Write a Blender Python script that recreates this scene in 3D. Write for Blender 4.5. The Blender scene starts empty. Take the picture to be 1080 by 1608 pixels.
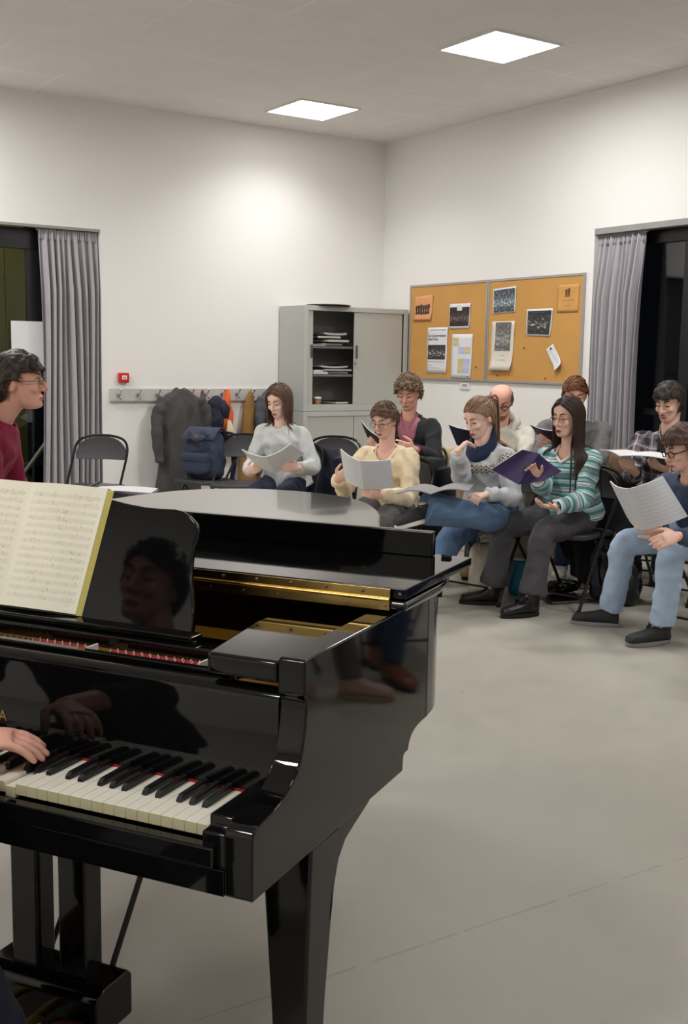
import bpy, bmesh, math, random
import numpy as np
from mathutils import Vector, Matrix, Euler, noise
R = math.radians
scene = bpy.context.scene
col = scene.collection
random.seed(7)

# ------------------------------------------------------------------ camera
FPX, CAM_H, YAW, ROLL = 1760.0, 1.49, R(33.9), math.atan(.0162)
PITCH = math.atan((804 - 564.25) * math.cos(ROLL) / FPX)
cam_d = bpy.data.cameras.new('camera')
cam = bpy.data.objects.new('camera', cam_d); col.objects.link(cam)
cam_d.sensor_fit = 'HORIZONTAL'; cam_d.sensor_width = 36.0
cam_d.lens = 36.0 * FPX / 1080.0
cam_d.clip_start = .05; cam_d.clip_end = 100
fwd = Vector((math.sin(YAW) * math.cos(PITCH), math.cos(YAW) * math.cos(PITCH), -math.sin(PITCH)))
rgt = Vector((math.cos(YAW), -math.sin(YAW), 0))
upv = rgt.cross(fwd)
# the phone is held turned by just under a degree
r2 = rgt * math.cos(ROLL) + upv * math.sin(ROLL)
u2 = upv * math.cos(ROLL) - rgt * math.sin(ROLL)
cam.matrix_world = Matrix(((r2.x, u2.x, -fwd.x, 0), (r2.y, u2.y, -fwd.y, 0), (r2.z, u2.z, -fwd.z, CAM_H), (0, 0, 0, 1)))
scene.camera = cam

# ------------------------------------------------------------------ light and exposure
PANEL_STRENGTH = 3.2
LAMP_WATTS = 20.0
PANEL_COLOUR = (1.0, .995, .99)
scene.view_settings.view_transform = 'Standard'
scene.view_settings.look = 'None'
scene.view_settings.exposure = 1.0
scene.view_settings.gamma = 1.0
w = bpy.data.worlds.new('night'); scene.world = w; w.use_nodes = True
w.node_tree.nodes['Background'].inputs[0].default_value = (.05, .055, .08, 1)
w.node_tree.nodes['Background'].inputs[1].default_value = .02
scene.cycles.max_bounces = 8
scene.cycles.caustics_reflective = False
scene.cycles.caustics_refractive = False
scene.cycles.sample_clamp_indirect = 4

def J(px, py, d):
    """world point seen at a pixel of the 1080x1608 frame, d metres ahead of the camera (measured level)"""
    v = fwd * FPX + r2 * (px - 540) - u2 * (py - 804)
    lv = v.x * math.sin(YAW) + v.y * math.cos(YAW)
    return Vector((0, 0, CAM_H)) + v * (d / lv)
def JZ(px, z, d):
    """world point at height z in image column px, d metres ahead"""
    a = J(px, 700, d); b = J(px, 800, d)
    t = (z - a.z) / (b.z - a.z)
    return a.lerp(b, t)
CAMDIR = R(90) - YAW                     # world angle of the viewing direction
def turn(k):                             # world facing angle of someone facing us, turned k degrees to our left
    return CAMDIR + math.pi - R(k)
def av(a): return Vector((math.cos(a), math.sin(a), 0))

# ------------------------------------------------------------------ materials
MATS = {}
def lin(c):
    return tuple(((x / 255) / 12.92 if x / 255 <= .04045 else ((x / 255 + .055) / 1.055) ** 2.4) for x in c)
def mat(name, rgb, rough=.6, metal=0., var=.06, scale=8., bump=0., bscale=60., spec=.5, coat=0., emit=None, es=0., trans=0., sheen=0., ior=1.5, sss=0.):
    """procedural principled material; rgb in 0..255 sRGB; var = brightness mottling"""
    if name in MATS: return MATS[name]
    m = bpy.data.materials.new(name); m.use_nodes = True; nt = m.node_tree; N = nt.nodes; L = nt.links
    b = N['Principled BSDF']; c = lin(rgb)
    b.inputs['Roughness'].default_value = rough; b.inputs['Metallic'].default_value = metal
    b.inputs['Specular IOR Level'].default_value = spec; b.inputs['Coat Weight'].default_value = coat
    b.inputs['Transmission Weight'].default_value = trans; b.inputs['IOR'].default_value = ior
    b.inputs['Sheen Weight'].default_value = sheen
    b.inputs['Base Color'].default_value = (*c, 1)
    if sss: b.inputs['Subsurface Weight'].default_value = sss; b.inputs['Subsurface Radius'].default_value = (.012, .005, .003); b.inputs['Subsurface Scale'].default_value = 1
    if emit: b.inputs['Emission Color'].default_value = (*emit, 1); b.inputs['Emission Strength'].default_value = es
    tc = N.new('ShaderNodeTexCoord')
    if var:
        n = N.new('ShaderNodeTexNoise'); n.inputs['Scale'].default_value = scale; n.inputs['Detail'].default_value = 5
        L.new(tc.outputs['Object'], n.inputs['Vector'])
        mr = N.new('ShaderNodeMapRange'); mr.inputs['From Min'].default_value = .3; mr.inputs['From Max'].default_value = .7
        mr.inputs['To Min'].default_value = 1 - var; mr.inputs['To Max'].default_value = 1 + var
        L.new(n.outputs['Fac'], mr.inputs['Value'])
        mx = N.new('ShaderNodeVectorMath'); mx.operation = 'SCALE'; mx.inputs[0].default_value = c
        L.new(mr.outputs[0], mx.inputs['Scale']); L.new(mx.outputs[0], b.inputs['Base Color'])
    if bump:
        n = N.new('ShaderNodeTexNoise'); n.inputs['Scale'].default_value = bscale; n.inputs['Detail'].default_value = 3
        L.new(tc.outputs['Object'], n.inputs['Vector'])
        bp = N.new('ShaderNodeBump'); bp.inputs['Strength'].default_value = bump; bp.inputs['Distance'].default_value = .01
        L.new(n.outputs['Fac'], bp.inputs['Height']); L.new(bp.outputs[0], b.inputs['Normal'])
    MATS[name] = m
    return m
class NT:
    """small helper for writing node maths"""
    def __init__(s, m): s.m = m; s.N = m.node_tree.nodes; s.L = m.node_tree.links
    def math(s, op, a, b=None, c=None, clamp=False):
        n = s.N.new('ShaderNodeMath'); n.operation = op; n.use_clamp = clamp
        for i, v in enumerate((a, b, c)):
            if v is None: continue
            if isinstance(v, (int, float)): n.inputs[i].default_value = v
            else: s.L.new(v, n.inputs[i])
        return n.outputs[0]
    def mix(s, f, a, b):
        n = s.N.new('ShaderNodeMix'); n.data_type = 'RGBA'
        for sock, v in ((n.inputs[0], f), (n.inputs[6], a), (n.inputs[7], b)):
            if isinstance(v, (int, float)): sock.default_value = v
            elif isinstance(v, tuple): sock.default_value = (*v, 1)
            else: s.L.new(v, sock)
        return n.outputs[2]
    def sep(s, v):
        n = s.N.new('ShaderNodeSeparateXYZ'); s.L.new(v, n.inputs[0]); return n.outputs
    def coord(s, which='Object'):
        return s.N.new('ShaderNodeTexCoord').outputs[which]
    def attr(s, name):
        n = s.N.new('ShaderNodeAttribute'); n.attribute_name = name; return n.outputs['Vector']
    def noise(s, vec, scale, detail=3):
        n = s.N.new('ShaderNodeTexNoise'); n.inputs['Scale'].default_value = scale; n.inputs['Detail'].default_value = detail
        s.L.new(vec, n.inputs['Vector']); return n.outputs['Fac']
    def ramp(s, f, stops, const=False):
        n = s.N.new('ShaderNodeValToRGB'); cr = n.color_ramp
        if const: cr.interpolation = 'CONSTANT'
        while len(cr.elements) < len(stops): cr.elements.new(.5)
        for e, (p, c) in zip(cr.elements, stops): e.position = p; e.color = (*lin(c), 1)
        s.L.new(f, n.inputs[0]); return n.outputs[0]
    def base(s, c): s.L.new(c, s.N['Principled BSDF'].inputs['Base Color'])

# ------------------------------------------------------------------ mesh building
class MB:
    def __init__(s): s.v = []; s.f = []; s.uv = {}; s.mi = []; s.cur = 0
    def add(s, vs, fs):
        o = len(s.v); s.v += [tuple(v) for v in vs]
        for f in fs: s.f.append([o + i for i in f]); s.mi.append(s.cur)
        return o
    def box(s, c, d, rot=None):
        hx, hy, hz = d[0] / 2, d[1] / 2, d[2] / 2
        vs = [Vector((x, y, z)) for x in (-hx, hx) for y in (-hy, hy) for z in (-hz, hz)]
        if rot is not None: vs = [rot @ v for v in vs]
        c = Vector(c); s.add([v + c for v in vs], [(0, 1, 3, 2), (4, 6, 7, 5), (0, 4, 5, 1), (2, 3, 7, 6), (0, 2, 6, 4), (1, 5, 7, 3)]); return s
    def bb(s, x0, x1, y0, y1, z0, z1):
        return s.box(((x0 + x1) / 2, (y0 + y1) / 2, (z0 + z1) / 2), (abs(x1 - x0), abs(y1 - y0), abs(z1 - z0)))
    def prism(s, poly, lo, hi, fn):
        """poly = list of 2-D points; fn(a, b, h) gives the 3-D point"""
        n = len(poly); vs = [fn(a, b, lo) for a, b in poly] + [fn(a, b, hi) for a, b in poly]
        s.add(vs, [tuple(range(n - 1, -1, -1)), tuple(range(n, 2 * n))] + [(i, (i + 1) % n, n + (i + 1) % n, n + i) for i in range(n)]); return s
    def tube(s, pts, rad, n=8, caps=True, flat=None, closed=False):
        """flat = (a, b, axis): elliptical section, a along axis, b across"""
        pts = [Vector(p) for p in pts]; m = len(pts)
        if isinstance(rad, (int, float)): rad = [rad] * m
        vs = []; prev = None
        for i, p in enumerate(pts):
            if closed: t = pts[(i + 1) % m] - pts[i - 1]
            else: t = pts[min(i + 1, m - 1)] - pts[max(i - 1, 0)]
            if t.length < 1e-9: t = Vector((0, 0, 1))
            t.normalize()
            if flat is not None: ref = Vector(flat[2])
            elif prev is None: ref = Vector((0, 0, 1)) if abs(t.z) < .9 else Vector((1, 0, 0))
            else: ref = prev
            x = ref - t * ref.dot(t)
            if x.length < 1e-6: x = t.orthogonal()
            x.normalize(); y = t.cross(x); prev = x
            ra, rb = (rad[i], rad[i]) if flat is None else (rad[i] * flat[0], rad[i] * flat[1])
            for k in range(n):
                a = 2 * math.pi * k / n; vs.append(p + x * (math.cos(a) * ra) + y * (math.sin(a) * rb))
        fs = []
        for i in range(m if closed else m - 1):
            for k in range(n):
                a, b = i * n + k, i * n + (k + 1) % n; j = (i + 1) % m
                fs.append((a, b, j * n + (k + 1) % n, j * n + k))
        if caps and not closed: fs += [tuple(range(n - 1, -1, -1)), tuple((m - 1) * n + k for k in range(n))]
        s.add(vs, fs); return s
    def rings(s, rings, caps=True):
        """list of rings (each a list of points) joined in order"""
        n = len(rings[0]); vs = [p for r in rings for p in r]; fs = []
        for i in range(len(rings) - 1):
            for k in range(n):
                fs.append((i * n + k, i * n + (k + 1) % n, (i + 1) * n + (k + 1) % n, (i + 1) * n + k))
        if caps: fs += [tuple(range(n - 1, -1, -1)), tuple((len(rings) - 1) * n + k for k in range(n))]
        s.add(vs, fs); return s
    def ball(s, c, r, M=None, nu=14, nv=10):
        c = Vector(c); r = (r, r, r) if isinstance(r, (int, float)) else r; vs = []
        for j in range(1, nv):
            th = math.pi * j / nv
            for k in range(nu):
                a = 2 * math.pi * k / nu
                v = Vector((r[0] * math.sin(th) * math.cos(a), r[1] * math.sin(th) * math.sin(a), r[2] * math.cos(th)))
                vs.append(c + (M @ v if M is not None else v))
        top = Vector((0, 0, r[2])); top = M @ top if M is not None else top
        vs += [c + top, c - top]; nt = len(vs) - 2; fs = []
        for j in range(nv - 2):
            for k in range(nu): fs.append((j * nu + k, (j + 1) * nu + k, (j + 1) * nu + (k + 1) % nu, j * nu + (k + 1) % nu))
        for k in range(nu): fs.append((nt, k, (k + 1) % nu)); fs.append((nt + 1, (nv - 2) * nu + (k + 1) % nu, (nv - 2) * nu + k))
        s.add(vs, fs); return s
    def lathe(s, c, prof, n=24, M=None):
        c = Vector(c); rg = []
        for r, z in prof:
            ring = [Vector((r * math.cos(2 * math.pi * k / n), r * math.sin(2 * math.pi * k / n), z)) for k in range(n)]
            rg.append([c + (M @ v if M is not None else v) for v in ring])
        return s.rings(rg)
    def sheet(s, fn, nu, nv):
        """open sheet with UVs; fn(u, v) -> point"""
        vs = []; o = len(s.v)
        for j in range(nv + 1):
            for i in range(nu + 1): vs.append(fn(i / nu, j / nv)); s.uv[o + j * (nu + 1) + i] = (i / nu, j / nv)
        s.add(vs, [(j * (nu + 1) + i, j * (nu + 1) + i + 1, (j + 1) * (nu + 1) + i + 1, (j + 1) * (nu + 1) + i) for j in range(nv) for i in range(nu)]); return s
    def slab(s, fn, nrm, th, nu, nv):
        """closed sheet of thickness th"""
        a = len(s.v); s.sheet(fn, nu, nv); nf = Vector(nrm) * th
        s.sheet(lambda u, v: Vector(fn(u, v)) + nf, nu, nv); b = a + (nu + 1) * (nv + 1)
        for f in range(len(s.f) - 2 * nu * nv, len(s.f) - nu * nv): s.f[f] = s.f[f][::-1]
        W_ = nu + 1
        ed = [i for i in range(W_)] + [j * W_ + nu for j in range(1, nv + 1)] + [nv * W_ + i for i in range(nu - 1, -1, -1)] + [j * W_ for j in range(nv - 1, 0, -1)]
        for k in range(len(ed)):
            p, q = ed[k], ed[(k + 1) % len(ed)]; s.f.append([a + p, a + q, b + q, b + p]); s.mi.append(s.cur)
        return s
    def mesh(s, name='m'):
        me = bpy.data.meshes.new(name); me.from_pydata(s.v, [], s.f)
        if s.uv:
            ul = me.uv_layers.new(name='UVMap')
            for l in me.loops: ul.data[l.index].uv = s.uv.get(l.vertex_index, (0, 0))
        if any(s.mi): me.polygons.foreach_set('material_index', s.mi)
        me.validate(); return me

def recalc(me):
    bm = bmesh.new(); bm.from_mesh(me); bmesh.ops.recalc_face_normals(bm, faces=bm.faces); bm.to_mesh(me); bm.free()
def obj(name, mb, m, parent=None, smooth=40, bevel=0, seg=2, label=None, pinv=True, fix=True):
    me = mb.mesh(name) if isinstance(mb, MB) else mb
    if fix and isinstance(mb, MB): recalc(me)
    for x in (m if isinstance(m, (list, tuple)) else [m]): me.materials.append(x)
    o = bpy.data.objects.new(name, me); col.objects.link(o)
    if smooth:
        me.polygons.foreach_set('use_smooth', [True] * len(me.polygons))
        if smooth < 180: me.set_sharp_from_angle(angle=R(smooth))
    if bevel:
        b = o.modifiers.new('bevel', 'BEVEL'); b.width = bevel; b.segments = seg; b.limit_method = 'ANGLE'; b.angle_limit = R(40)
        wn = o.modifiers.new('wn', 'WEIGHTED_NORMAL'); wn.keep_sharp = False; wn.weight = 100
        me.polygons.foreach_set('use_smooth', [True] * len(me.polygons))
        if not smooth: me.set_sharp_from_angle(angle=R(180))
    if parent is not None:
        o.parent = parent
        if pinv and 'wp' in parent.keys(): pass
    if label: o['label'] = label
    return o
def tag(o, label, cat, group=None, kind=None):
    o['label'] = label; o['category'] = cat
    if group: o['group'] = group
    if kind: o['kind'] = kind
    return o
def thing(name, label, cat, loc=(0, 0, 0), rz=0, group=None):
    o = bpy.data.objects.new(name, None); col.objects.link(o); o.empty_display_size = .1
    o.location = loc; o.rotation_euler = (0, 0, rz)
    return tag(o, label, cat, group)
def wpart(name, mb, m, parent, **k):
    """part whose mesh is written in world coordinates, under an Empty that stands at its own place"""
    M = Matrix.Translation(parent_loc(parent)) @ Matrix.Rotation(parent_rz(parent), 4, 'Z')
    Mi = M.inverted()
    if isinstance(mb, MB):
        mb.v = [tuple(Mi @ Vector(v)) for v in mb.v]
    else: mb.transform(Mi)
    return obj(name, mb, m, parent, **k)
def parent_loc(p):
    while p.parent is not None: p = p.parent
    return Vector(p.location)
def parent_rz(p):
    while p.parent is not None: p = p.parent
    return p.rotation_euler.z
def struct(name, mb, m, **k):
    o = obj(name, mb, m, **k); o['kind'] = 'structure'; return o
def children(o): return [c for c in bpy.data.objects if c.parent == o]
def copy_tree(o, parent=None, kids=None):
    if kids is None:
        kids = {}
        for c in bpy.data.objects:
            if c.parent is not None: kids.setdefault(c.parent.name, []).append(c)
    c = o.copy(); col.objects.link(c); c.parent = parent
    for ch in kids.get(o.name, []): copy_tree(ch, c, kids)
    return c
def union(mb, voxel, smooth=3, fac=.5):
    """one continuous skin over overlapping closed pieces"""
    me = mb.mesh('u'); recalc(me)
    o = bpy.data.objects.new('u', me); col.objects.link(o)
    m = o.modifiers.new('r', 'REMESH'); m.mode = 'VOXEL'; m.voxel_size = voxel
    if smooth: s = o.modifiers.new('s', 'SMOOTH'); s.iterations = smooth; s.factor = fac
    dg = bpy.context.evaluated_depsgraph_get()
    out = bpy.data.meshes.new_from_object(o.evaluated_get(dg))
    bpy.data.objects.remove(o); bpy.data.meshes.remove(me)
    return out
def crom(P, k=6):
    """Catmull-Rom through a list of vectors (any dimension)"""
    P = [np.array(p, float) for p in P]; out = []
    Q = [2 * P[0] - P[1]] + P + [2 * P[-1] - P[-2]]
    for i in range(1, len(Q) - 2):
        for j in range(k):
            t = j / k; a, b, c, d = Q[i - 1], Q[i], Q[i + 1], Q[i + 2]
            out.append(.5 * (2 * b + (c - a) * t + (2 * a - 5 * b + 4 * c - d) * t * t + (3 * b - a - 3 * c + d) * t ** 3))
    out.append(P[-1]); return out

def text_mesh(body, size, m, extrude, name, parent, loc, rot, align='LEFT', space=1.0):
    """lettering turned into a real mesh part"""
    c = bpy.data.curves.new(name, 'FONT'); c.body = body; c.size = size; c.align_x = align; c.extrude = extrude; c.space_character = space
    t = bpy.data.objects.new('t', c); col.objects.link(t); dg = bpy.context.evaluated_depsgraph_get(); me = bpy.data.meshes.new_from_object(t.evaluated_get(dg))
    bpy.data.objects.remove(t); bpy.data.curves.remove(c); me.materials.clear(); me.materials.append(m); me.name = name
    o = bpy.data.objects.new(name, me); col.objects.link(o); o.parent = parent; o.location = loc; o.rotation_euler = rot; return o
# ------------------------------------------------------------------ the room
YA, XB, HC = 9.28, 6.66, 3.6            # far wall, right wall, ceiling height
X0, Y0 = -4.2, -4.2
m_wall = mat('wall_paint', (238, 235, 231), rough=.75, var=.012, scale=.8, bump=.05, bscale=90)
m_trim = mat('grey_trim', (150, 148, 146), rough=.5)
m_blackframe = mat('black_aluminium', (22, 23, 26), rough=.35, var=.03)
# floor: worn grey linoleum with scuffs, specks and one welded seam
m_floor = mat('linoleum', (141, 136, 128), rough=.42, var=0, spec=.35)
q = NT(m_floor); co = q.coord(); s = q.sep(co)
big = q.noise(co, .9, 4); fine = q.noise(co, 160, 2); mid = q.noise(co, 7, 5)
f = q.math('ADD', q.math('MULTIPLY', big, .5), q.math('MULTIPLY', mid, .35)); f = q.math('ADD', f, q.math('MULTIPLY', fine, .15))
c = q.ramp(f, [(.30, (166, 161, 150)), (.7, (181, 176, 164))])
a, b = J(510, 1535, 2.45), J(900, 1405, 2.9)
sd = Vector((1.0, 0, 0))
# seam runs from (510,1535) to (900,1405) of the photo, on the floor plane
def floor_pt(px, py):
    v = fwd * FPX + r2 * (px - 540) - u2 * (py - 804); return Vector((0, 0, CAM_H)) + v * (-CAM_H / v.z)
p, p2 = floor_pt(510, 1535), floor_pt(900, 1405); dd = (p2 - p).normalized(); nn = Vector((-dd.y, dd.x, 0)); off = nn.dot(p)
dist = q.math('ABSOLUTE', q.math('SUBTRACT', q.math('ADD', q.math('MULTIPLY', s[0], nn.x), q.math('MULTIPLY', s[1], nn.y)), off))
dist = q.math('ADD', dist, q.math('MULTIPLY', q.math('SUBTRACT', q.noise(co, 5, 2), .5), .008))
seam = q.math('LESS_THAN', dist, .0035); seam = q.math('MULTIPLY', seam, q.math('GREATER_THAN', q.noise(co, 9, 3), .42))
c = q.mix(q.math('MULTIPLY', seam, .35), c, lin((122, 112, 100)))
vor = q.N.new('ShaderNodeTexVoronoi'); vor.inputs['Scale'].default_value = 2.6; q.L.new(co, vor.inputs['Vector'])
spot = q.math('LESS_THAN', vor.outputs['Distance'], .018)
c = q.mix(q.math('MULTIPLY', spot, .55), c, lin((80, 74, 68)))
q.base(c)
q.L.new(q.math('ADD', .34, q.math('MULTIPLY', mid, .22)), q.N['Principled BSDF'].inputs['Roughness'])

# ceiling: 600 mm tiles with hairline joints, some showing lighter
m_ceil = mat('ceiling_tiles', (196, 192, 187), rough=.85, var=0)
q = NT(m_ceil); co = q.coord(); s = q.sep(co)
gx = q.math('ABSOLUTE', q.math('SUBTRACT', q.math('FRACT', q.math('DIVIDE', q.math('SUBTRACT', s[0], 3.13 - .3), .6)), .5))
gy = q.math('ABSOLUTE', q.math('SUBTRACT', q.math('FRACT', q.math('DIVIDE', q.math('SUBTRACT', s[1], 6.31 - .3), .6)), .5))
ln = q.math('LESS_THAN', q.math('MINIMUM', gx, gy), .009)
patch = q.noise(co, .55, 2)
tone = q.ramp(q.noise(co, 3, 3), [(.3, (230, 227, 223)), (.7, (235, 232, 228))])
c = q.mix(q.math('MULTIPLY', ln, q.math('MULTIPLY', q.math('SUBTRACT', patch, .42, clamp=True), 5, clamp=True)), tone, lin((250, 248, 244)))
q.base(c)

struct('floor', MB().bb(X0, XB + .3, Y0, YA + .3, -.1, 0), m_floor, smooth=0)
struct('ceiling', MB().bb(X0, XB + .3, Y0, YA + .3, HC, HC + .12), m_ceil, smooth=0)
WT = .22
def wall_prism(openings, a0, a1, fn):
    """wall in strips round rectangular openings [(a, b, top)]"""
    mb = MB(); cuts = sorted(openings); x = a0
    for (p, q_, top) in cuts:
        mb.prism([(x, 0), (p, 0), (p, HC), (x, HC)], 0, WT, fn)
        mb.prism([(p, top), (q_, top), (q_, HC), (p, HC)], 0, WT, fn); x = q_
    mb.prism([(x, 0), (a1, 0), (a1, HC), (x, HC)], 0, WT, fn)
    return mb
OA = (.55, 3.69, 2.55)                  # opening in the far wall (x range, top)
OB = (2.6, 6.43, 2.54)                  # opening in the right wall (y range, top)
struct('wall_far', wall_prism([OA], X0, XB + WT, lambda a, b, h: (a, YA + h, b)), m_wall, smooth=0)
struct('wall_right', wall_prism([OB], Y0, YA, lambda a, b, h: (XB + h, a, b)), m_wall, smooth=0)
struct('wall_left', MB().bb(X0 - .2, X0, Y0, YA + .2, 0, HC), m_wall, smooth=0)
struct('wall_back', MB().bb(X0, XB + .2, Y0 - .2, Y0, 0, HC), m_wall, smooth=0)
m_skirt = mat('grey_skirting', (118, 114, 110), rough=.5)
struct('baseboard_far', MB().bb(3.69, XB, YA - .012, YA, 0, .08), m_skirt, smooth=0)
struct('baseboard_right', MB().bb(XB - .012, XB, 6.43, YA - .012, 0, .08), m_skirt, smooth=0)
struct('trim_1', MB().bb(OA[0], OA[1], YA - .004, YA + .06, OA[2] - .022, OA[2]), m_trim, smooth=0)
struct('trim_2', MB().bb(XB - .004, XB + .09, OB[0], OB[1], OB[2] - .045, OB[2]), m_trim, smooth=0)

# windows: black frames, dark glass, night outside
m_glass = mat('window_glass', (235, 240, 240), rough=.0, var=0, trans=1.0, ior=1.45, spec=.5)
def window_far():
    o = thing('window_1', 'x', 'window', (0, 0, 0)); del o['label'], o['category']; o['kind'] = 'structure'
    y = YA + .15
    fr = MB()
    fr.bb(OA[0], OA[1], y, y + .06, 2.36, OA[2] - .02)
    fr.bb(3.36, OA[1], y, y + .06, 0, 2.36); fr.bb(3.10, 3.36, y, y + .06, 1.36, 2.36); fr.bb(1.97, 3.36, y, y + .06, 1.34, 1.40); fr.bb(1.9, 1.97, y, y + .06, 0, 2.36)
    fr.bb(OA[0], .63, y, y + .06, 0, 2.36); fr.bb(OA[0], OA[1], y, y + .06, 0, .1)
    obj('window_frame', fr, m_blackframe, o, smooth=0, bevel=.004)
    obj('pane', MB().bb(.63, 3.36, y + .02, y + .03, .1, 2.36), m_glass, o, smooth=0)
window_far()
def window_right():
    o = thing('window_2', 'x', 'window', (0, 0, 0)); del o['label'], o['category']; o['kind'] = 'structure'
    x = XB + .14
    fr = MB(); fr.bb(x, x + .06, OB[0], OB[1], 2.40, OB[2] - .04)
    for y in (6.38, 5.62, 4.4, 3.2): fr.bb(x, x + .06, y - .035, y + .035, 0, 2.4)
    fr.bb(x, x + .06, OB[0], OB[1], .0, .1); fr.bb(x + .002, x + .055, OB[0], OB[1], 1.10, 1.15)
    obj('window_frame', fr, m_blackframe, o, smooth=0, bevel=.004)
    obj('pane', MB().bb(x + .02, x + .03, OB[0], OB[1], .1, 2.4), m_glass, o, smooth=0)
    fr2 = MB().bb(x - .05, x - .005, 5.52, 5.56, .1, 2.38); fr2.bb(x - .05, x - .005, 4.6, 4.64, .1, 2.38); fr2.bb(x - .05, x - .005, 4.6, 5.56, 2.30, 2.38); fr2.bb(x - .05, x - .005, 4.6, 5.56, .1, .18)
    obj('sash', fr2, m_blackframe, o, smooth=0, bevel=.003)
    obj('roller_blind', MB().bb(x - .035, x - .03, 4.64, 5.50, 2.08, 2.30), mat('blind_cloth', (120, 116, 120), rough=.8), o, smooth=0)
window_right()
# outside: dark ground, a green clad wall with an added light on it, a white handrail
m_out = mat('dark_ground', (30, 30, 28), rough=.9)
struct('ground', MB().bb(-6, 14, -6, 16, -.3, -.12), m_out, smooth=0)
m_green = mat('green_cladding', (92, 92, 18), rough=.6, var=.12, scale=3)
g = MB()
for i in range(24): g.bb(-1.2 + i * .2, -1.2 + i * .2 + .19, YA + 1.7, YA + 1.74 + .012 * (i % 2), 1.2, 3.0)
g.bb(-1.2, 3.6, YA + 1.75, YA + 1.8, -.1, 3.0)
gw = obj('clad_wall', g, m_green, smooth=0); tag(gw, 'green vertical clad wall outside behind the dark far window', 'wall'); gw['kind'] = 'structure'
yl = bpy.data.lights.new('added_clad_light', 'AREA'); yl.energy = 14; yl.size = .8; yl.color = (1, .96, .78)  # unseen light added outdoors to brighten the green cladding
ylo = bpy.data.objects.new('added_clad_light', yl); col.objects.link(ylo); ylo.location = (2.2, YA + .9, 3.1); ylo.rotation_euler = (R(35), 0, 0)
m_white = mat('white_enamel', (228, 228, 226), rough=.35)
p, p2 = J(28, 757, 10.35), J(82, 682, 10.45)
hr = MB().tube([p + (p - p2) * .9, p2 + (p2 - p) * .6], .021, 10)
tag(obj('handrail', hr, m_white), 'white sloping handrail outside the far window', 'handrail')

# ------------------------------------------------------------------ ceiling lights
m_panel = mat('light_diffuser', (255, 252, 245), rough=.5, var=0, emit=PANEL_COLOUR, es=PANEL_STRENGTH)
def panel():
    o = thing('ceiling_light', '', 'ceiling light', (0, 0, 0), 0, 'square panels set into the ceiling')
    fr = MB(); a, b = .30, .283
    for (x0, x1, y0, y1) in ((-a, a, b, a), (-a, a, -a, -b), (-a, -b, -b, b), (b, a, -b, b)): fr.bb(x0, x1, y0, y1, -.012, .004)
    obj('frame', fr, m_white, o, smooth=0)
    ld = bpy.data.lights.new('lamp', 'AREA'); ld.shape = 'SQUARE'; ld.size = .56; ld.energy = LAMP_WATTS; ld.color = PANEL_COLOUR; ld.spread = R(176)
    lo_ = bpy.data.objects.new('lamp', ld); col.objects.link(lo_); lo_.parent = o; lo_.location = (0, 0, -.016)
    obj('diffuser', MB().bb(-b, b, -b, b, -.008, -.002), m_panel, o, smooth=0)
    return o
pl0 = panel()
first = True
for (x, y, lb) in ((5.25, 6.02, 'square lit ceiling panel nearer to us, upper right of the pair'), (5.28, 8.44, 'square lit ceiling panel farther back, nearer the corner'),
                   (5.25, 3.0, ''), (1.65, 6.02, ''), (1.65, 8.44, ''), (1.65, .4, ''), (-1.95, 6.0, ''), (-1.95, 1.6, ''), (5.25, .2, ''), (1.65,-2.4,'')):
    o = pl0 if first else copy_tree(pl0); first = False
    o.location = (x, y, HC)
    if y < 2:
        lo3 = [c for c in bpy.data.objects if c.parent == o and c.type == 'LIGHT'][0]; lo3.data = lo3.data.copy(); lo3.data.energy = LAMP_WATTS * (2.0 if x < 0 else .75 if x > 5 else .3)
    if x < 0 and y > 2:
        lo4 = [c for c in bpy.data.objects if c.parent == o and c.type == 'LIGHT'][0]; lo4.data = lo4.data.copy(); lo4.data.energy = LAMP_WATTS * 1.6
    if y == 8.44 and x > 5:
        lo2 = [c for c in bpy.data.objects if c.parent == o and c.type == 'LIGHT'][0]; lo2.data = lo2.data.copy(); lo2.data.energy = LAMP_WATTS * .34; lo2.data.spread = R(130)
    o['label'] = lb or 'square lit ceiling panel beyond the picture edge'
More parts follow.
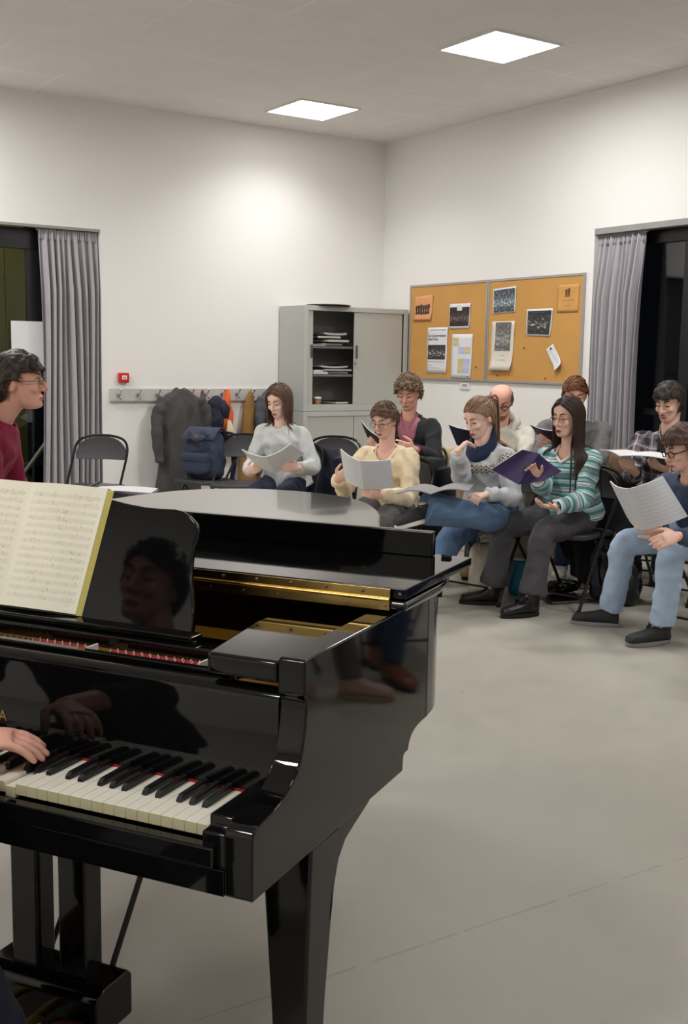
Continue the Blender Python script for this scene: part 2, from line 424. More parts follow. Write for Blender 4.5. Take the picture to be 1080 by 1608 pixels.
# ------------------------------------------------------------------ curtains
m_curt = mat('grey_curtain_cloth', (172, 168, 172), rough=.85, var=.03, scale=5, bump=.15, bscale=350, sheen=.2)
def curtain(name, fn_out, length, z0, z1, folds, label, spread=0.):
    """fn_out(s, d) -> (x, y): s along the track, d out from the wall"""
    rnd = random.Random(len(name) + folds)
    ph = [rnd.uniform(-.5, .5) for _ in range(folds + 2)]; am = [rnd.uniform(.6, 1.25) for _ in range(folds + 2)]
    def wave(u, zf):
        k = u * folds; i = int(k); t = k - i
        a = am[i] * (1 - t) + am[i + 1] * t
        body = .5 + .5 * math.sin(2 * math.pi * (k + .12 * math.sin(3 * zf + ph[i])))
        return (.018 + .085 * a * body) * (.35 + .65 * min(1, max(0, (1 - zf) * 5))) + .01 * math.sin(k * 15) * zf ** 8
    def P(u, v):
        zf = v; ss = u * length * (1 + spread * (1 - zf)) + .012 * math.sin(9 * u + 4 * zf)
        x, y = fn_out(ss, .03 + wave(u, zf)); return Vector((x, y, z0 + (z1 - z0) * v))
    mb = MB(); n = folds * 12
    mb.slab(P, (0, 0, 0), 0, n, 30)
    mb = MB(); mb.sheet(P, n, 30)
    o = obj(name, mb, m_curt, smooth=180, fix=False)
    md = o.modifiers.new('thick', 'SOLIDIFY'); md.thickness = .003
    tag(o, label, 'curtain', 'gathered grey curtains')
    hd = MB()
    def Hd(u, v):
        x, y = fn_out(u * length, .045 + .022 * (.5 + .5 * math.sin(u * folds * 5 * math.pi)) + .008 * math.sin(v * 9)); return Vector((x, y, z1 - .085 + .085 * v))
    hd.sheet(Hd, folds * 20, 3); h = obj('heading_tape', hd, m_curt, o, smooth=180, fix=False)
    md = h.modifiers.new('thick', 'SOLIDIFY'); md.thickness = .004
    tr = MB(); a, b = fn_out(-.02, .05), fn_out(length + .02, .05)
    tr.tube([(a[0], a[1], z1 - .005), (b[0], b[1], z1 - .005)], .012, 8); obj('curtain_track', tr, m_trim, o)
    return o
curtain('curtain', lambda s, d: (3.675 - s, YA + .105 - d), .50, .02, 2.525, 9, 'grey gathered curtain left of the coat rail on far wall', .02)
curtain('curtain', lambda s, d: (XB + .105 - d, 6.42 - s), .46, .02, 2.495, 8, 'grey gathered curtain right of the corkboard', .02)
m_paper = mat('white_paper', (226, 226, 228), rough=.7, var=.02)
tag(obj('paper_sheet', MB().bb(2.955, 3.275, YA + .140, YA + .144, 1.345, 1.765), m_paper, smooth=0), 'blank white sheet taped on the window beside the left curtain', 'paper')

# ------------------------------------------------------------------ alarm box, coat rail
m_red = mat('red_plastic', (196, 38, 34), rough=.35)
al = thing('alarm_box', 'small red fire alarm call point above the coat rail', 'fire alarm', (3.88, YA, 1.30))
wpart('casing', MB().bb(3.835, 3.925, YA - .045, YA, 1.257, 1.343), m_red, al, smooth=0, bevel=.006)
wpart('press_plate', MB().bb(3.857, 3.903, YA - .049, YA - .044, 1.285, 1.320), m_white, al, smooth=0, bevel=.002)
wpart('symbol', MB().bb(3.868, 3.892, YA - .0505, YA - .049, 1.298, 1.306), m_red, al, smooth=0)
m_rail = mat('pale_grey_rail', (196, 193, 188), rough=.5)
m_chrome = mat('chrome', (200, 200, 202), rough=.12, metal=1, var=0)
m_steel = mat('dull_steel', (120, 118, 116), rough=.35, metal=.9, var=0)
cr = thing('coat_rail', 'long pale grey rail with chrome coat hooks on far wall', 'coat rail', (4.6, YA, 1.15))
wpart('rail_board', MB().bb(3.755, 5.50, YA - .02, YA, 1.095, 1.205), m_rail, cr, smooth=0, bevel=.003)
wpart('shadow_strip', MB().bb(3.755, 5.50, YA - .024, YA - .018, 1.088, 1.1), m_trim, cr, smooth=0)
HOOKS = [3.835, 4.015, 4.20, 4.36, 4.53, 4.68, 4.845, 5.0, 5.155, 5.31]
for hx in HOOKS:
    h = MB(); z = 1.15; y = YA - .02
    h.lathe((hx, y, z), [(.018, 0), (.018, .004), (.008, .006), (.007, .012)], 14, Matrix.Rotation(R(90), 3, 'X'))
    h.tube([(hx, y - .008, z), (hx, y - .03, z + .012), (hx, y - .055, z + .03), (hx, y - .062, z + .045)], .0055, 8)
    h.ball((hx, y - .062, z + .047), .011, None, 10, 8)
    h.tube([(hx, y - .008, z - .005), (hx, y - .028, z - .03), (hx, y - .045, z - .036), (hx, y - .05, z - .02)], .005, 8)
    h.ball((hx, y - .05, z - .018), .009, None, 10, 8)
    wpart('hook', h, m_chrome, cr)

def fold_noise(me, amp, sc, seed=0, vert=0.):
    """cloth folds: displaces vertices along their normals"""
    n = len(me.vertices); co = np.empty(n * 3); me.vertices.foreach_get('co', co); co = co.reshape(-1, 3)
    no = np.empty(n * 3); me.vertices.foreach_get('normal', no); no = no.reshape(-1, 3)
    off = Vector((seed * 7.3, seed * 3.1, seed * 1.7)); d = np.empty(n)
    for i in range(n):
        p = Vector((co[i][0] * sc, co[i][1] * sc, co[i][2] * sc * (1 - vert))) + off
        a = noise.noise(p); d[i] = (1 - abs(a) * 2.2) * amp + noise.noise(p * 2.3) * amp * .4 - amp * .5
    co += no * d[:, None]; me.vertices.foreach_set('co', co.ravel()); me.update()
def hanging_coat(name, x, y, ztop, width, length, m, label, cat, depth=.13, sleeves=True, seed=1, shoulders=True, lean=0., group=None, flare=1.0, collar=True):
    o = thing(name, label, cat, (x, y, ztop - length), 0, group)
    rnd = random.Random(seed); mb = MB(); rg = []
    N = 28; H = 14; ph = rnd.uniform(0, 6)
    for j in range(H + 1):
        t = j / H; z = ztop - length * t
        if shoulders: wd = width * (.16 + .84 * min(1, (t / .16)) ** .6) * (1 + .06 * math.sin(5 * t + ph))
        else: wd = width * (.14 + .86 * t ** .65) * flare
        dp = depth * (.45 + .55 * min(1, t / .2))
        ring = []
        for k in range(N):
            a = 2 * math.pi * k / N
            fo = 1 + .16 * math.sin(a * 4 + ph + 1.5 * t) * min(1, t * 2) + .08 * math.sin(a * 9 + ph * 2)
            ring.append(Vector((x + lean * t + wd / 2 * math.cos(a) * (1 + .05 * math.sin(7 * t)), y + dp / 2 * math.sin(a) * fo, z + .01 * math.sin(3 * a))))
        rg.append(ring)
    mb.rings(rg)
    if sleeves:
        for s_ in (-1, 1):
            sx = x + s_ * width * .36
            pts = [(sx * 1 + 0, y - .01, ztop - .09), (x + s_ * width * .52, y - .03, ztop - .22), (x + s_ * width * .55, y - .05, ztop - .42), (x + s_ * width * (.50 + .05 * rnd.random()), y - .05, ztop - .64)]
            P = crom([Vector(p) for p in pts], 5)
            mb.tube([Vector(p) for p in P], [.055 - .016 * i / len(P) + .004 * math.sin(i * 2.2) for i in range(len(P))], 12)
    me = union(mb, .010, 2); fold_noise(me, .016, 9, seed, .6)
    wpart('cloth', me, m, o, smooth=180)
    if collar:
        c = MB(); P = [(x - .085, y - .06, ztop - .10), (x - .06, y - .075, ztop - .02), (x, y - .03, ztop + .0), (x + .06, y - .075, ztop - .02), (x + .085, y - .06, ztop - .10)]
        P = [Vector(p) for p in crom([Vector(p) for p in P], 5)]
        c.tube(P, .018, 8, flat=(1, .45, (0, 0, 1))); wpart('collar', c, m, o, smooth=180)
    return o
m_coat1 = mat('charcoal_wool', (72, 70, 69), rough=.9, var=.08, bump=.3, bscale=200)
m_coat2 = mat('tan_cloth', (150, 112, 62), rough=.9, var=.08, bump=.3, bscale=200)
m_orange = mat('orange_cloth', (232, 104, 52), rough=.7, var=.06)
m_cream = mat('cream_cloth', (226, 208, 170), rough=.8)
m_coat3 = mat('slate_cloth', (74, 77, 84), rough=.85, var=.08, bump=.3, bscale=200)
m_navy = mat('navy_cloth', (28, 32, 48), rough=.85, var=.1)
m_brown = mat('brown_cloth', (112, 64, 42), rough=.85, var=.1)
hanging_coat('coat', 4.38, YA - .13, 1.205, .46, .95, m_coat1, 'long charcoal coat hanging widest from the left end of the rail', 'coat', .16, seed=3, lean=-.02, collar=False)
hanging_coat('scarf', 4.61, YA - .10, 1.19, .11, .62, m_brown, 'rust brown scarf hanging behind the dark cap', 'scarf', .06, sleeves=False, seed=5, shoulders=False, collar=False)
cap = thing('cap', 'dark navy cap hung on the coat rail over the brown scarf', 'cap', (4.70, YA - .16, .85))
cm = MB(); cm.ball((4.71, YA - .16, 1.02), (.085, .075, .13)); cm.ball((4.70, YA - .2, .92), (.07, .05, .1)); me = union(cm, .01, 2); fold_noise(me, .008, 12, 3)
wpart('crown', me, m_navy, cap, smooth=180)
bm_ = MB(); bm_.tube([(4.745, YA - .21, 1.10), (4.775, YA - .235, 1.03), (4.77, YA - .235, .94)], [.03, .045, .03], 12, flat=(1, .15, (1, 0, 0))); wpart('brim', bm_, m_navy, cap, smooth=180)
vest = hanging_coat('vest', 4.865, YA - .09, 1.19, .19, .60, m_orange, 'bright orange vest hanging from the middle of the rail', 'vest', .07, sleeves=False, seed=7, shoulders=False, collar=False)
wpart('lining', MB().tube([(4.86, YA - .135, .92), (4.865, YA - .15, .82), (4.855, YA - .14, .66)], [.016, .045, .062], 10, flat=(1, .3, (1, 0, 0))), m_cream, vest, smooth=180)
hanging_coat('coat', 5.10, YA - .09, 1.19, .26, .98, m_coat2, 'narrow tan coat hanging between the orange vest and slate coat', 'coat', .09, sleeves=False, seed=9, shoulders=False, lean=-.01, collar=False)
hanging_coat('coat', 5.30, YA - .15, 1.21, .27, .80, m_coat3, 'slate grey coat hanging at the right end of the rail', 'coat', .15, sleeves=True, seed=12)

# ------------------------------------------------------------------ steel cabinets in the corner
m_cab = mat('pale_grey_steel', (186, 187, 183), rough=.42, var=.01)
m_cabin = mat('cabinet_inside', (176, 177, 172), rough=.6)
m_tamb = mat('tambour_slats', (184, 183, 176), rough=.5, var=0)
q = NT(m_tamb); s = q.sep(q.coord()); fr_ = q.math('FRACT', q.math('MULTIPLY', s[0], 50))
bp = q.N.new('ShaderNodeBump'); bp.inputs['Strength'].default_value = .6; bp.inputs['Distance'].default_value = .003
q.L.new(q.math('ABSOLUTE', q.math('SUBTRACT', fr_, .5)), bp.inputs['Height']); q.L.new(bp.outputs[0], q.N['Principled BSDF'].inputs['Normal'])
CX0, CX1, CYF, CYB = 5.455, 6.635, 8.82, 9.265
def cabinet(name, z0, z1, label, opening):
    o = thing(name, label, 'cabinet', ((CX0 + CX1) / 2, (CYF + CYB) / 2, z0)); b = MB(); t = .02
    yy = CYF + .0305
    b.bb(CX0, CX0 + t, yy, CYB, z0, z1); b.bb(CX1 - t, CX1, yy, CYB, z0, z1); b.bb(CX0 + t, CX1 - t, yy, CYB, z0, z0 + t); b.bb(CX0 + t, CX1 - t, yy, CYB, z1 - t, z1)
    b.bb(CX0 + t, CX1 - t, CYB - .012, CYB, z0 + t, z1 - t)
    wpart('carcass', b, m_cab, o, smooth=0, bevel=.002)
    f = MB(); g_ = .045
    f.bb(CX0, CX0 + g_, CYF - .006, CYF + .03, z0, z1); f.bb(CX1 - g_, CX1, CYF - .006, CYF + .03, z0, z1)
    f.bb(CX0 + g_, CX1 - g_, CYF - .006, CYF + .03, z1 - .045, z1); f.bb(CX0 + g_, CX1 - g_, CYF - .006, CYF + .03, z0, z0 + .06)
    wpart('front_frame', f, m_cab, o, smooth=0, bevel=.003)
    return o
lowc = cabinet('tambour_cabinet', 0.0, 1.005, 'lower pale grey steel cabinet, closed doors, standing in the corner', None)
mid = (CX0 + CX1) / 2 - .02
for (xa, xb) in ((CX0 + .045, mid - .004), (mid + .004, CX1 - .045)):
    d = wpart('tambour_door', MB().bb(xa, xb, CYF + .006, CYF + .018, .06, .96), m_tamb, lowc, smooth=0)
    hx = mid - .02 if xa < mid - .1 else mid + .02
    wpart('handle', MB().bb(hx - .009, hx + .009, CYF - .001, CYF + .007, .52, .66), m_blackframe, lowc, smooth=0, bevel=.002)
upc = cabinet('tambour_cabinet', 1.008, 1.975, 'upper pale grey steel cabinet, left door open on shelves', None)
ins = MB(); ins.bb(CX0 + .021, CX0 + .024, CYF + .03, CYB - .013, 1.03, 1.955); ins.bb(CX0 + .024, CX1 - .024, CYB - .016, CYB - .0125, 1.03, 1.955)
wpart('lining', ins, m_cabin, upc, smooth=0)
xo0, xo1 = 5.555, 6.015
dl = wpart('tambour_door', MB().bb(CX0 + .045, xo0, CYF + .006, CYF + .018, 1.07, 1.93), m_tamb, upc, smooth=0)
dr = wpart('tambour_door', MB().bb(xo1, CX1 - .06, CYF + .006, CYF + .018, 1.07, 1.93), m_tamb, upc, smooth=0)
wpart('handle', MB().bb(xo0 - .026, xo0 - .004, CYF - .003, CYF + .007, 1.50, 1.62), m_steel, upc, smooth=0, bevel=.002)
wpart('handle', MB().bb(xo1 + .018, xo1 + .038, CYF - .003, CYF + .007, 1.50, 1.62), m_steel, upc, smooth=0, bevel=.002)
wpart('lock', MB().lathe((xo1 + .015, CYF + .006, 1.455), [(.012, 0), (.012, .012), (.009, .014), (.0, .014)], 14, Matrix.Rotation(R(90), 3, 'X')), m_chrome, upc)
wpart('door_edge', MB().bb(CX1 - .06, CX1 - .045, CYF + .004, CYF + .03, 1.07, 1.93), m_blackframe, upc, smooth=0)
for z in (1.35, 1.61): wpart('shelf', MB().bb(CX0 + .024, CX1 - .024, CYF + .035, CYB - .016, z - .022, z), mat('shelf_steel', (112, 112, 114), rough=.5), upc, smooth=0)
# things on the shelves
m_pur = mat('purple_card', (50, 32, 80), rough=.45, var=.1)
m_dk = mat('black_card', (24, 23, 27), rough=.5, var=.1)
m_dkblue = mat('midnight_card', (30, 28, 52), rough=.45, var=.1)
m_gcard = mat('grey_card', (140, 138, 140), rough=.6)
m_pages = mat('page_edges', (222, 220, 212), rough=.8, var=.04)
def folder(name, x, y, z, w_, d_, h_, rz, m, label, cat='folder', group=None, curl=0., tilt=0.):
    o = thing(name, label, cat, (x, y, z), rz, group)
    def S(z0, sh): return lambda u, v: Vector(((u - .5) * w_ * sh, (v - .5) * d_ * sh, z0 + curl * ((u - .5) ** 2) * 4 * w_ + tilt * u * w_))
    a = MB().slab(S(h_ * .22, .985), (0, 0, 1), h_ * .56, 10, 4); obj('pages', a, m_pages, o, smooth=30)
    for nm, zz in (('cover', 0), ('cover', h_ * .78)): obj(nm, MB().slab(S(zz, 1), (0, 0, 1), h_ * .2, 10, 4), m, o, smooth=30)
    return o
SG = 'folders piled on the open cabinet shelves'
sy = CYF + .17
fl = [(5.64, 1.612, .16, .006, m_paper, 'white booklet at the left of the top shelf'), (5.66, 1.622, .15, .005, m_gcard, 'grey booklet leaning on the top shelf'),
      (5.80, 1.612, .24, .03, m_dkblue, 'dark folder lowest in the top shelf pile'), (5.84, 1.643, .26, .034, m_dk, 'black folder second in the top shelf pile'),
      (5.78, 1.678, .24, .030, m_dkblue, 'midnight blue folder third in the top shelf pile'), (5.85, 1.709, .25, .024, m_gcard, 'grey folder topmost on the top shelf'),
      (5.65, 1.352, .17, .018, m_paper, 'thick white booklet on the middle shelf'), (5.65, 1.372, .15, .016, m_paper, 'white booklet stacked second on the middle shelf'),
      (5.84, 1.352, .32, .026, m_pur, 'purple folder lowest on the middle shelf'), (5.86, 1.379, .30, .022, m_dkblue, 'dark blue folder between two purple ones'),
      (5.82, 1.402, .32, .026, m_pur, 'curled purple folder topmost on the middle shelf'),
      (5.84, 1.032, .26, .02, m_pur, 'purple folder lying on the cabinet floor beside the cup'), (5.87, 1.053, .22, .016, m_gcard, 'grey folder on top beside the paper cup'), (5.92, 1.070, .14, .026, m_dk, 'small black folder topmost beside the cup')]
for i, (x, z, w_, h_, m, lb) in enumerate(fl):
    folder('folder', x, sy + .02 * (i % 3), z, w_, .28, h_ * 1.0, R(-6 + 5 * (i % 4)), m, lb, 'folder', SG, curl=.03 if i in (5, 10) else 0, tilt=0.0)
m_cup = mat('kraft_cup', (168, 122, 92), rough=.7, var=.15, scale=40)
cu = thing('paper_cup', 'brown paper coffee cup with white lid inside the cabinet', 'cup', (5.655, CYF + .075, 1.03))
obj('cup_body', MB().lathe((0, 0, 0), [(.0, 0), (.027, 0), (.038, .095), (.0, .095)], 24), m_cup, cu)
obj('lid', MB().lathe((0, 0, .093), [(.0, 0), (.040, 0), (.0405, .006), (.037, .008), (.036, .016), (.0, .016)], 24), m_white, cu)
tr_ = MB().lathe((5.78, CYF + .10, 1.9765), [(.0, 0), (.20, 0), (.215, .010), (.20, .014), (.0, .016)], 40)
tag(obj('tray', tr_, m_blackframe), 'flat dark round tray lying on top of the cabinet', 'tray')

# ------------------------------------------------------------------ cork boards
m_cork = mat('cork', (204, 152, 82), rough=.85, var=.05, scale=3, bump=.25, bscale=220)
m_alu = mat('aluminium', (176, 172, 168), rough=.4, metal=.5, var=0)
def board(y0, y1, z0, z1, label):
    o = thing('cork_board', label, 'noticeboard', (XB, (y0 + y1) / 2, z0), 0, 'framed cork boards')
    wpart('cork_panel', MB().bb(XB - .016, XB - .002, y0 + .012, y1 - .012, z0 + .012, z1 - .012), m_cork, o, smooth=0)
    f = MB(); t = .02
    f.bb(XB - .022, XB - .0, y0, y0 + t, z0, z1); f.bb(XB - .022, XB, y1 - t, y1, z0, z1); f.bb(XB - .022, XB, y0 + t, y1 - t, z0, z0 + t); f.bb(XB - .022, XB, y0 + t, y1 - t, z1 - t, z1)
    wpart('frame', f, m_alu, o, smooth=0, bevel=.002)
board(7.665, 8.80, 1.31, 2.205, 'cork board in aluminium frame next to the steel cabinet')
board(6.50, 7.66, 1.31, 2.205, 'cork board in aluminium frame next to the right curtain')
def photo_mat(name, dark, mid_, light, scale=14, seed=0., stretch=(1, 1)):
    m = mat(name, dark, rough=.5, var=0); q = NT(m); s = q.sep(q.coord('UV'))
    cb = q.N.new('ShaderNodeCombineXYZ'); q.L.new(q.math('MULTIPLY', s[0], stretch[0]), cb.inputs[0]); q.L.new(q.math('MULTIPLY', s[1], stretch[1]), cb.inputs[1]); cb.inputs[2].default_value = seed
    n = q.noise(cb.outputs[0], scale, 8)
    bell = q.math('SUBTRACT', 1, q.math('ABSOLUTE', q.math('MULTIPLY', q.math('SUBTRACT', s[1], .42), 3.2)), clamp=True)
    n = q.math('ADD', q.math('SUBTRACT', n, .09), q.math('MULTIPLY', bell, .16))
    q.base(q.ramp(n, [(.38, dark), (.55, mid_), (.74, light)])); return m
PAPY = XB - .0175
def notice(name, corners, label, blocks=(), m=None, cat='poster', lift=.002, curl=0.):
    """corners: (y, z) top-left, top-right, bottom-right, bottom-left as seen; blocks: (u0, v0, u1, v1, material, part name)"""
    tl, tr, br, bl = [np.array(c, float) for c in corners]; cy = sum(c[0] for c in corners) / 4; cz = min(c[1] for c in corners)
    o = thing(name, label, cat, (PAPY, cy, cz), 0, 'sheets pinned to the cork boards')
    def F(off):
        def fn(u, v):
            p = (bl * (1 - u) + br * u) * (1 - v) + (tl * (1 - u) + tr * u) * v
            return Vector((PAPY - off - curl * max(0, .35 - v) ** 2 * 4 - .003 * math.sin(u * 5 + v * 3) ** 2, p[0], p[1]))
        return fn
    wpart('sheet', MB().slab(F(lift), (-1, 0, 0), .001, 8, 10), m or m_paper, o, smooth=180)
    for (u0, v0, u1, v1, mm, pn) in blocks:
        f = F(lift + .0022); a = MB(); a.sheet(lambda u, v: f(u0 + (u1 - u0) * u, v0 + (v1 - v0) * v), 6, 6); wpart(pn, a, mm, o, smooth=180, fix=False)
    return o, F(lift + .0048)
def text_on(parent, body, f, u, v, size, m, name='lettering'):
    """text built flat in wall coordinates: reads along -y, up z"""
    return text_mesh(body, size, m, .0002, name, parent, Vector(f(u, v)) - parent_loc(parent), (R(90), 0, R(-90)))
m_ink = mat('black_ink', (30, 29, 30), rough=.6, var=0)
m_inkg = mat('grey_ink', (150, 150, 152), rough=.6, var=0)
m_ph1 = photo_mat('photo_orange', (52, 40, 44), (214, 150, 104), (228, 172, 120), 9, 1, (2, .8))
m_ph2 = photo_mat('photo_dim_choir', (38, 26, 28), (70, 52, 50), (190, 170, 160), 16, 2)
m_ph3 = photo_mat('photo_black_white', (46, 42, 44), (96, 90, 90), (222, 220, 218), 10, 3)
m_ph4 = photo_mat('photo_palm', (52, 60, 66), (126, 136, 142), (222, 226, 230), 12, 4)
m_ph5 = photo_mat('photo_grey_print', (96, 94, 92), (140, 138, 134), (206, 204, 198), 8, 5, (1, 1.3))
m_ph6 = photo_mat('photo_stage', (36, 38, 40), (66, 70, 66), (220, 216, 210), 7, 6, (1, 1.6))
m_ph7 = photo_mat('photo_chart_a', (206, 186, 118), (216, 206, 170), (204, 190, 130), 20, 7)
m_ph8 = photo_mat('photo_chart_b', (176, 186, 226), (206, 206, 226), (222, 200, 200), 20, 8)
m_orp = mat('orange_paper', (226, 160, 108), rough=.6, var=.05)
m_kraft = mat('ochre_paper', (208, 156, 88), rough=.8)
m_cpap = mat('cream_paper', (224, 216, 202), rough=.7, var=.04)
n1, _ = notice('poster', [(8.72, 2.095), (8.435, 2.105), (8.46, 1.87), (8.735, 1.87)], 'small orange photo print at top left of left corkboard', [(.1, .25, .88, .62, m_ph1, 'photo'), ], m_orp, curl=.02)
fg = MB()
for i in range(6): fg.bb(PAPY - .008, PAPY - .0065, 8.675 - i * .036, 8.675 - i * .036 + .018, 1.925 + .006 * (i % 2), 2.0 + .01 * (i % 3))
wpart('figures', fg, m_ink, n1, smooth=0)
notice('poster', [(8.19, 2.01), (7.89, 2.01), (7.905, 1.785), (8.19, 1.785)], 'dim choir photo with white border on left corkboard', [(.03, .1, .97, .86, m_ph2, 'photo'), (.38, .72, .62, .93, m_pages, 'emblem')], m_paper)
n3, f3 = notice('poster', [(8.505, 1.80), (8.205, 1.80), (8.215, 1.375), (8.51, 1.375)], 'tall white concert poster with black headline and group photo', [(.05, .30, .92, .62, m_ph3, 'photo'), (.12, .935, .92, .955, m_inkg, 'headline_bar'), (.05, .245, .9, .255, m_inkg, 'text_line'), (.08, .17, .30, .18, m_inkg, 'text_line'), (.05, .11, .6, .12, m_inkg, 'text_line')], m_paper)
text_on(n3, 'Le Conservatoire', f3, .06, .795, .037, m_ink); text_on(n3, 'dans l\u2019eau', f3, .06, .72, .037, m_ink)
n4, f4 = notice('poster', [(8.14, 1.735), (7.845, 1.735), (7.865, 1.335), (8.145, 1.335)], 'white timetable sheet with yellow and blue blocks', [(.07, .73, .34, .92, m_ph7, 'table_block'), (.34, .56, .66, .71, m_ph8, 'table_block'), (.66, .56, .93, .71, m_ph7, 'table_block'), (.34, .12, .60, .44, m_ph7, 'table_block'), (.60, .12, .93, .44, m_ph8, 'table_block')], m_paper)
notice('poster', [(7.59, 2.12), (7.295, 2.135), (7.30, 1.915), (7.585, 1.905)], 'photo of people under palms at top of right corkboard', [(.04, .04, .96, .94, m_ph4, 'photo')], m_paper)
notice('poster', [(7.59, 1.84), (7.295, 1.84), (7.32, 1.415), (7.60, 1.415)], 'tall cream poster with grey picture and curled lower corner', [(.17, .40, .86, .98, m_ph5, 'photo'), (.35, .21, .68, .22, m_inkg, 'text_line'), (.45, .30, .62, .31, m_inkg, 'text_line')], m_cpap, curl=.05)
notice('poster', [(7.155, 1.935), (6.84, 1.935), (6.865, 1.705), (7.15, 1.715)], 'dark stage photo with white border on right corkboard', [(.05, .06, .96, .93, m_ph6, 'photo')], m_paper)
n8, f8 = notice('poster', [(6.80, 2.12), (6.55, 2.12), (6.56, 1.90), (6.80, 1.90)], 'ochre sheet with small dark emblem, upper right of right corkboard', [(.38, .62, .48, .82, m_brown, 'emblem'), (.50, .62, .60, .86, m_brown, 'emblem'), (.36, .56, .62, .60, m_brown, 'emblem'), (.2, .42, .8, .435, m_coat2, 'text_line'), (.4, .22, .65, .235, m_coat2, 'text_line'), (.0, .0, 1, .02, m_coat2, 'sheet_edge')], m_kraft)
n9, f9 = notice('note', [(6.905, 1.595), (6.825, 1.645), (6.70, 1.475), (6.775, 1.415)], 'blank white slip pinned askew at bottom right', [], m_paper, 'note', curl=.06)
wpart('pin', MB().ball((PAPY - .008, 6.845, 1.605), .009), m_ink, n9)
for (y, z) in ((7.17, 1.61), (7.50, 1.37), (6.9, 1.36), (7.79, 1.44), (7.9, 1.35)):
    tag(obj('pushpin', MB().ball((PAPY - .005, y, z), .006, None, 8, 6), m_ink), 'tiny dark pushpin stuck in bare cork', 'pin', 'loose pushpins in the cork')
lb_ = thing('wall_plate', 'small white labelled plate just under the left corkboard', 'plate', (XB, 7.95, 1.23))
wpart('plate', MB().bb(XB - .012, XB, 7.885, 8.02, 1.235, 1.30), m_white, lb_, smooth=0, bevel=.003)
wpart('label_text', MB().bb(XB - .0135, XB - .012, 7.92, 7.985, 1.265, 1.282), m_inkg, lb_, smooth=0)
# ------------------------------------------------------------------ the grand piano
PA = R(-58.3); PK = Vector((.793, 1.56, 0))          # treble front corner of the keyboard, on the floor plan
pr = thing('grand_piano', 'glossy black grand piano with its front lid flap folded back', 'piano', PK, PA)
ET = Vector((math.cos(PA), math.sin(PA), 0)); EB = Vector((-math.sin(PA), math.cos(PA), 0))
def PW(t, b, z): return PK + ET * t + EB * b + Vector((0, 0, z))
m_blk = mat('black_polyester', (9, 9, 10), rough=.045, var=0, spec=.40)
m_blk2 = mat('black_satin', (14, 14, 15), rough=.3, var=0)
m_brass = mat('brass', (208, 176, 106), rough=.22, metal=1, var=.05, scale=20)
m_gold = mat('gold_plate_paint', (176, 126, 44), rough=.4, metal=.6, var=.06)
m_felt = mat('red_felt', (150, 20, 28), rough=.9, var=.15, scale=90)
m_keyw = mat('key_white', (236, 231, 216), rough=.25, var=.01)
m_keyf = mat('key_front', (204, 196, 158), rough=.35, var=.01)
m_keyb = mat('key_black', (20, 20, 21), rough=.32, var=0)
m_rub = mat('black_rubber', (20, 20, 20), rough=.8)
def P(name, mb, m, par=None, **k): return obj(name, mb, m, par or pr, **k)
TL = -1.225                                            # bass end of the keys
# arms and side: profile in (b, z) pushed along t
prof = [(-.033, .640), (-.033, .738), (-.031, .748), (-.025, .755), (-.012, .758), (.03, .763), (.065, .771), (.095, .784), (.118, .799), (.134, .819), (.143, .845), (.150, .872), (.154, .900), (.153, .918), (.145, .926), (.145, .983), (.149, .988), (.745, .988), (.745, .714),
        (.712, .713), (.683, .709), (.661, .701), (.648, .689), (.642, .673), (.622, .672), (.616, .668), (.612, .637), (-.028, .637)]
for nm, t0, t1 in (('side_arm', .048, .10), ('side_arm', TL - .10, TL - .048)):
    P(nm, MB().prism(prof, t0, t1, lambda a, b, h: (h, a, b)), m_blk, smooth=35, bevel=.004, seg=3)
# outline of the case and lid, clockwise from treble front
def outline(grow, bf):
    pts = [(.10 + grow, bf), (.10 + grow, .745), (.088 + grow, .83), (.045 + grow, .95), (-.03 + grow, 1.08), (-.13 + grow, 1.21), (-.24 + grow, 1.33), (-.33 + grow, 1.45), (-.39 + grow, 1.58), (-.44 + grow, 1.70), (-.51 + grow, 1.83), (-.62 + grow * .7, 1.97 + grow * .6), (-.78 + grow * .3, 2.07 + grow), (-.95, 2.10 + grow), (-1.12 - grow * .3, 2.06 + grow), (-1.25 - grow * .8, 1.93 + grow * .6), (-1.31 - grow, 1.74), (-1.325 - grow, 1.5), (-1.325 - grow, bf)]
    q_ = [tuple(p) for p in crom([Vector((a, b)) for a, b in pts[1:-1]], 4)]
    return ([pts[0]] if bf < .744 else []) + q_ + [pts[-1]]
def wall_strip(outer, inner, z0, z1):
    mb = MB(); n = len(outer); vs = []
    for z in (z0, z1):
        vs += [(a, b, z) for a, b in outer] + [(a, b, z) for a, b in inner]
    o = 0; fs = []
    for i in range(n - 1):
        fs += [(i, i + 1, 2 * n + i + 1, 2 * n + i), (n + i + 1, n + i, 3 * n + i, 3 * n + i + 1), (2 * n + i, 2 * n + i + 1, 3 * n + i + 1, 3 * n + i), (i + 1, i, n + i, n + i + 1)]
    fs += [(0, 2 * n, 3 * n, n), (n - 1, 2 * n - 1, 4 * n - 1, 3 * n - 1)]
    mb.add(vs, fs); return mb
P('rim', wall_strip(outline(0, .745), outline(-.05, .745), .714, .988), m_blk, smooth=50, bevel=.003)
P('keybed', MB().bb(TL - .05, .05, -.020, .60, .640, .676), m_blk2, smooth=0)
P('bottom_rail', MB().bb(TL - .0479, .0479, -.033, -.0, .637, .680), m_blk, smooth=0, bevel=.001)
P('key_slip', MB().bb(TL - .030, .030, -.037, -.012, .681, .716), m_blk, smooth=0, bevel=.004)
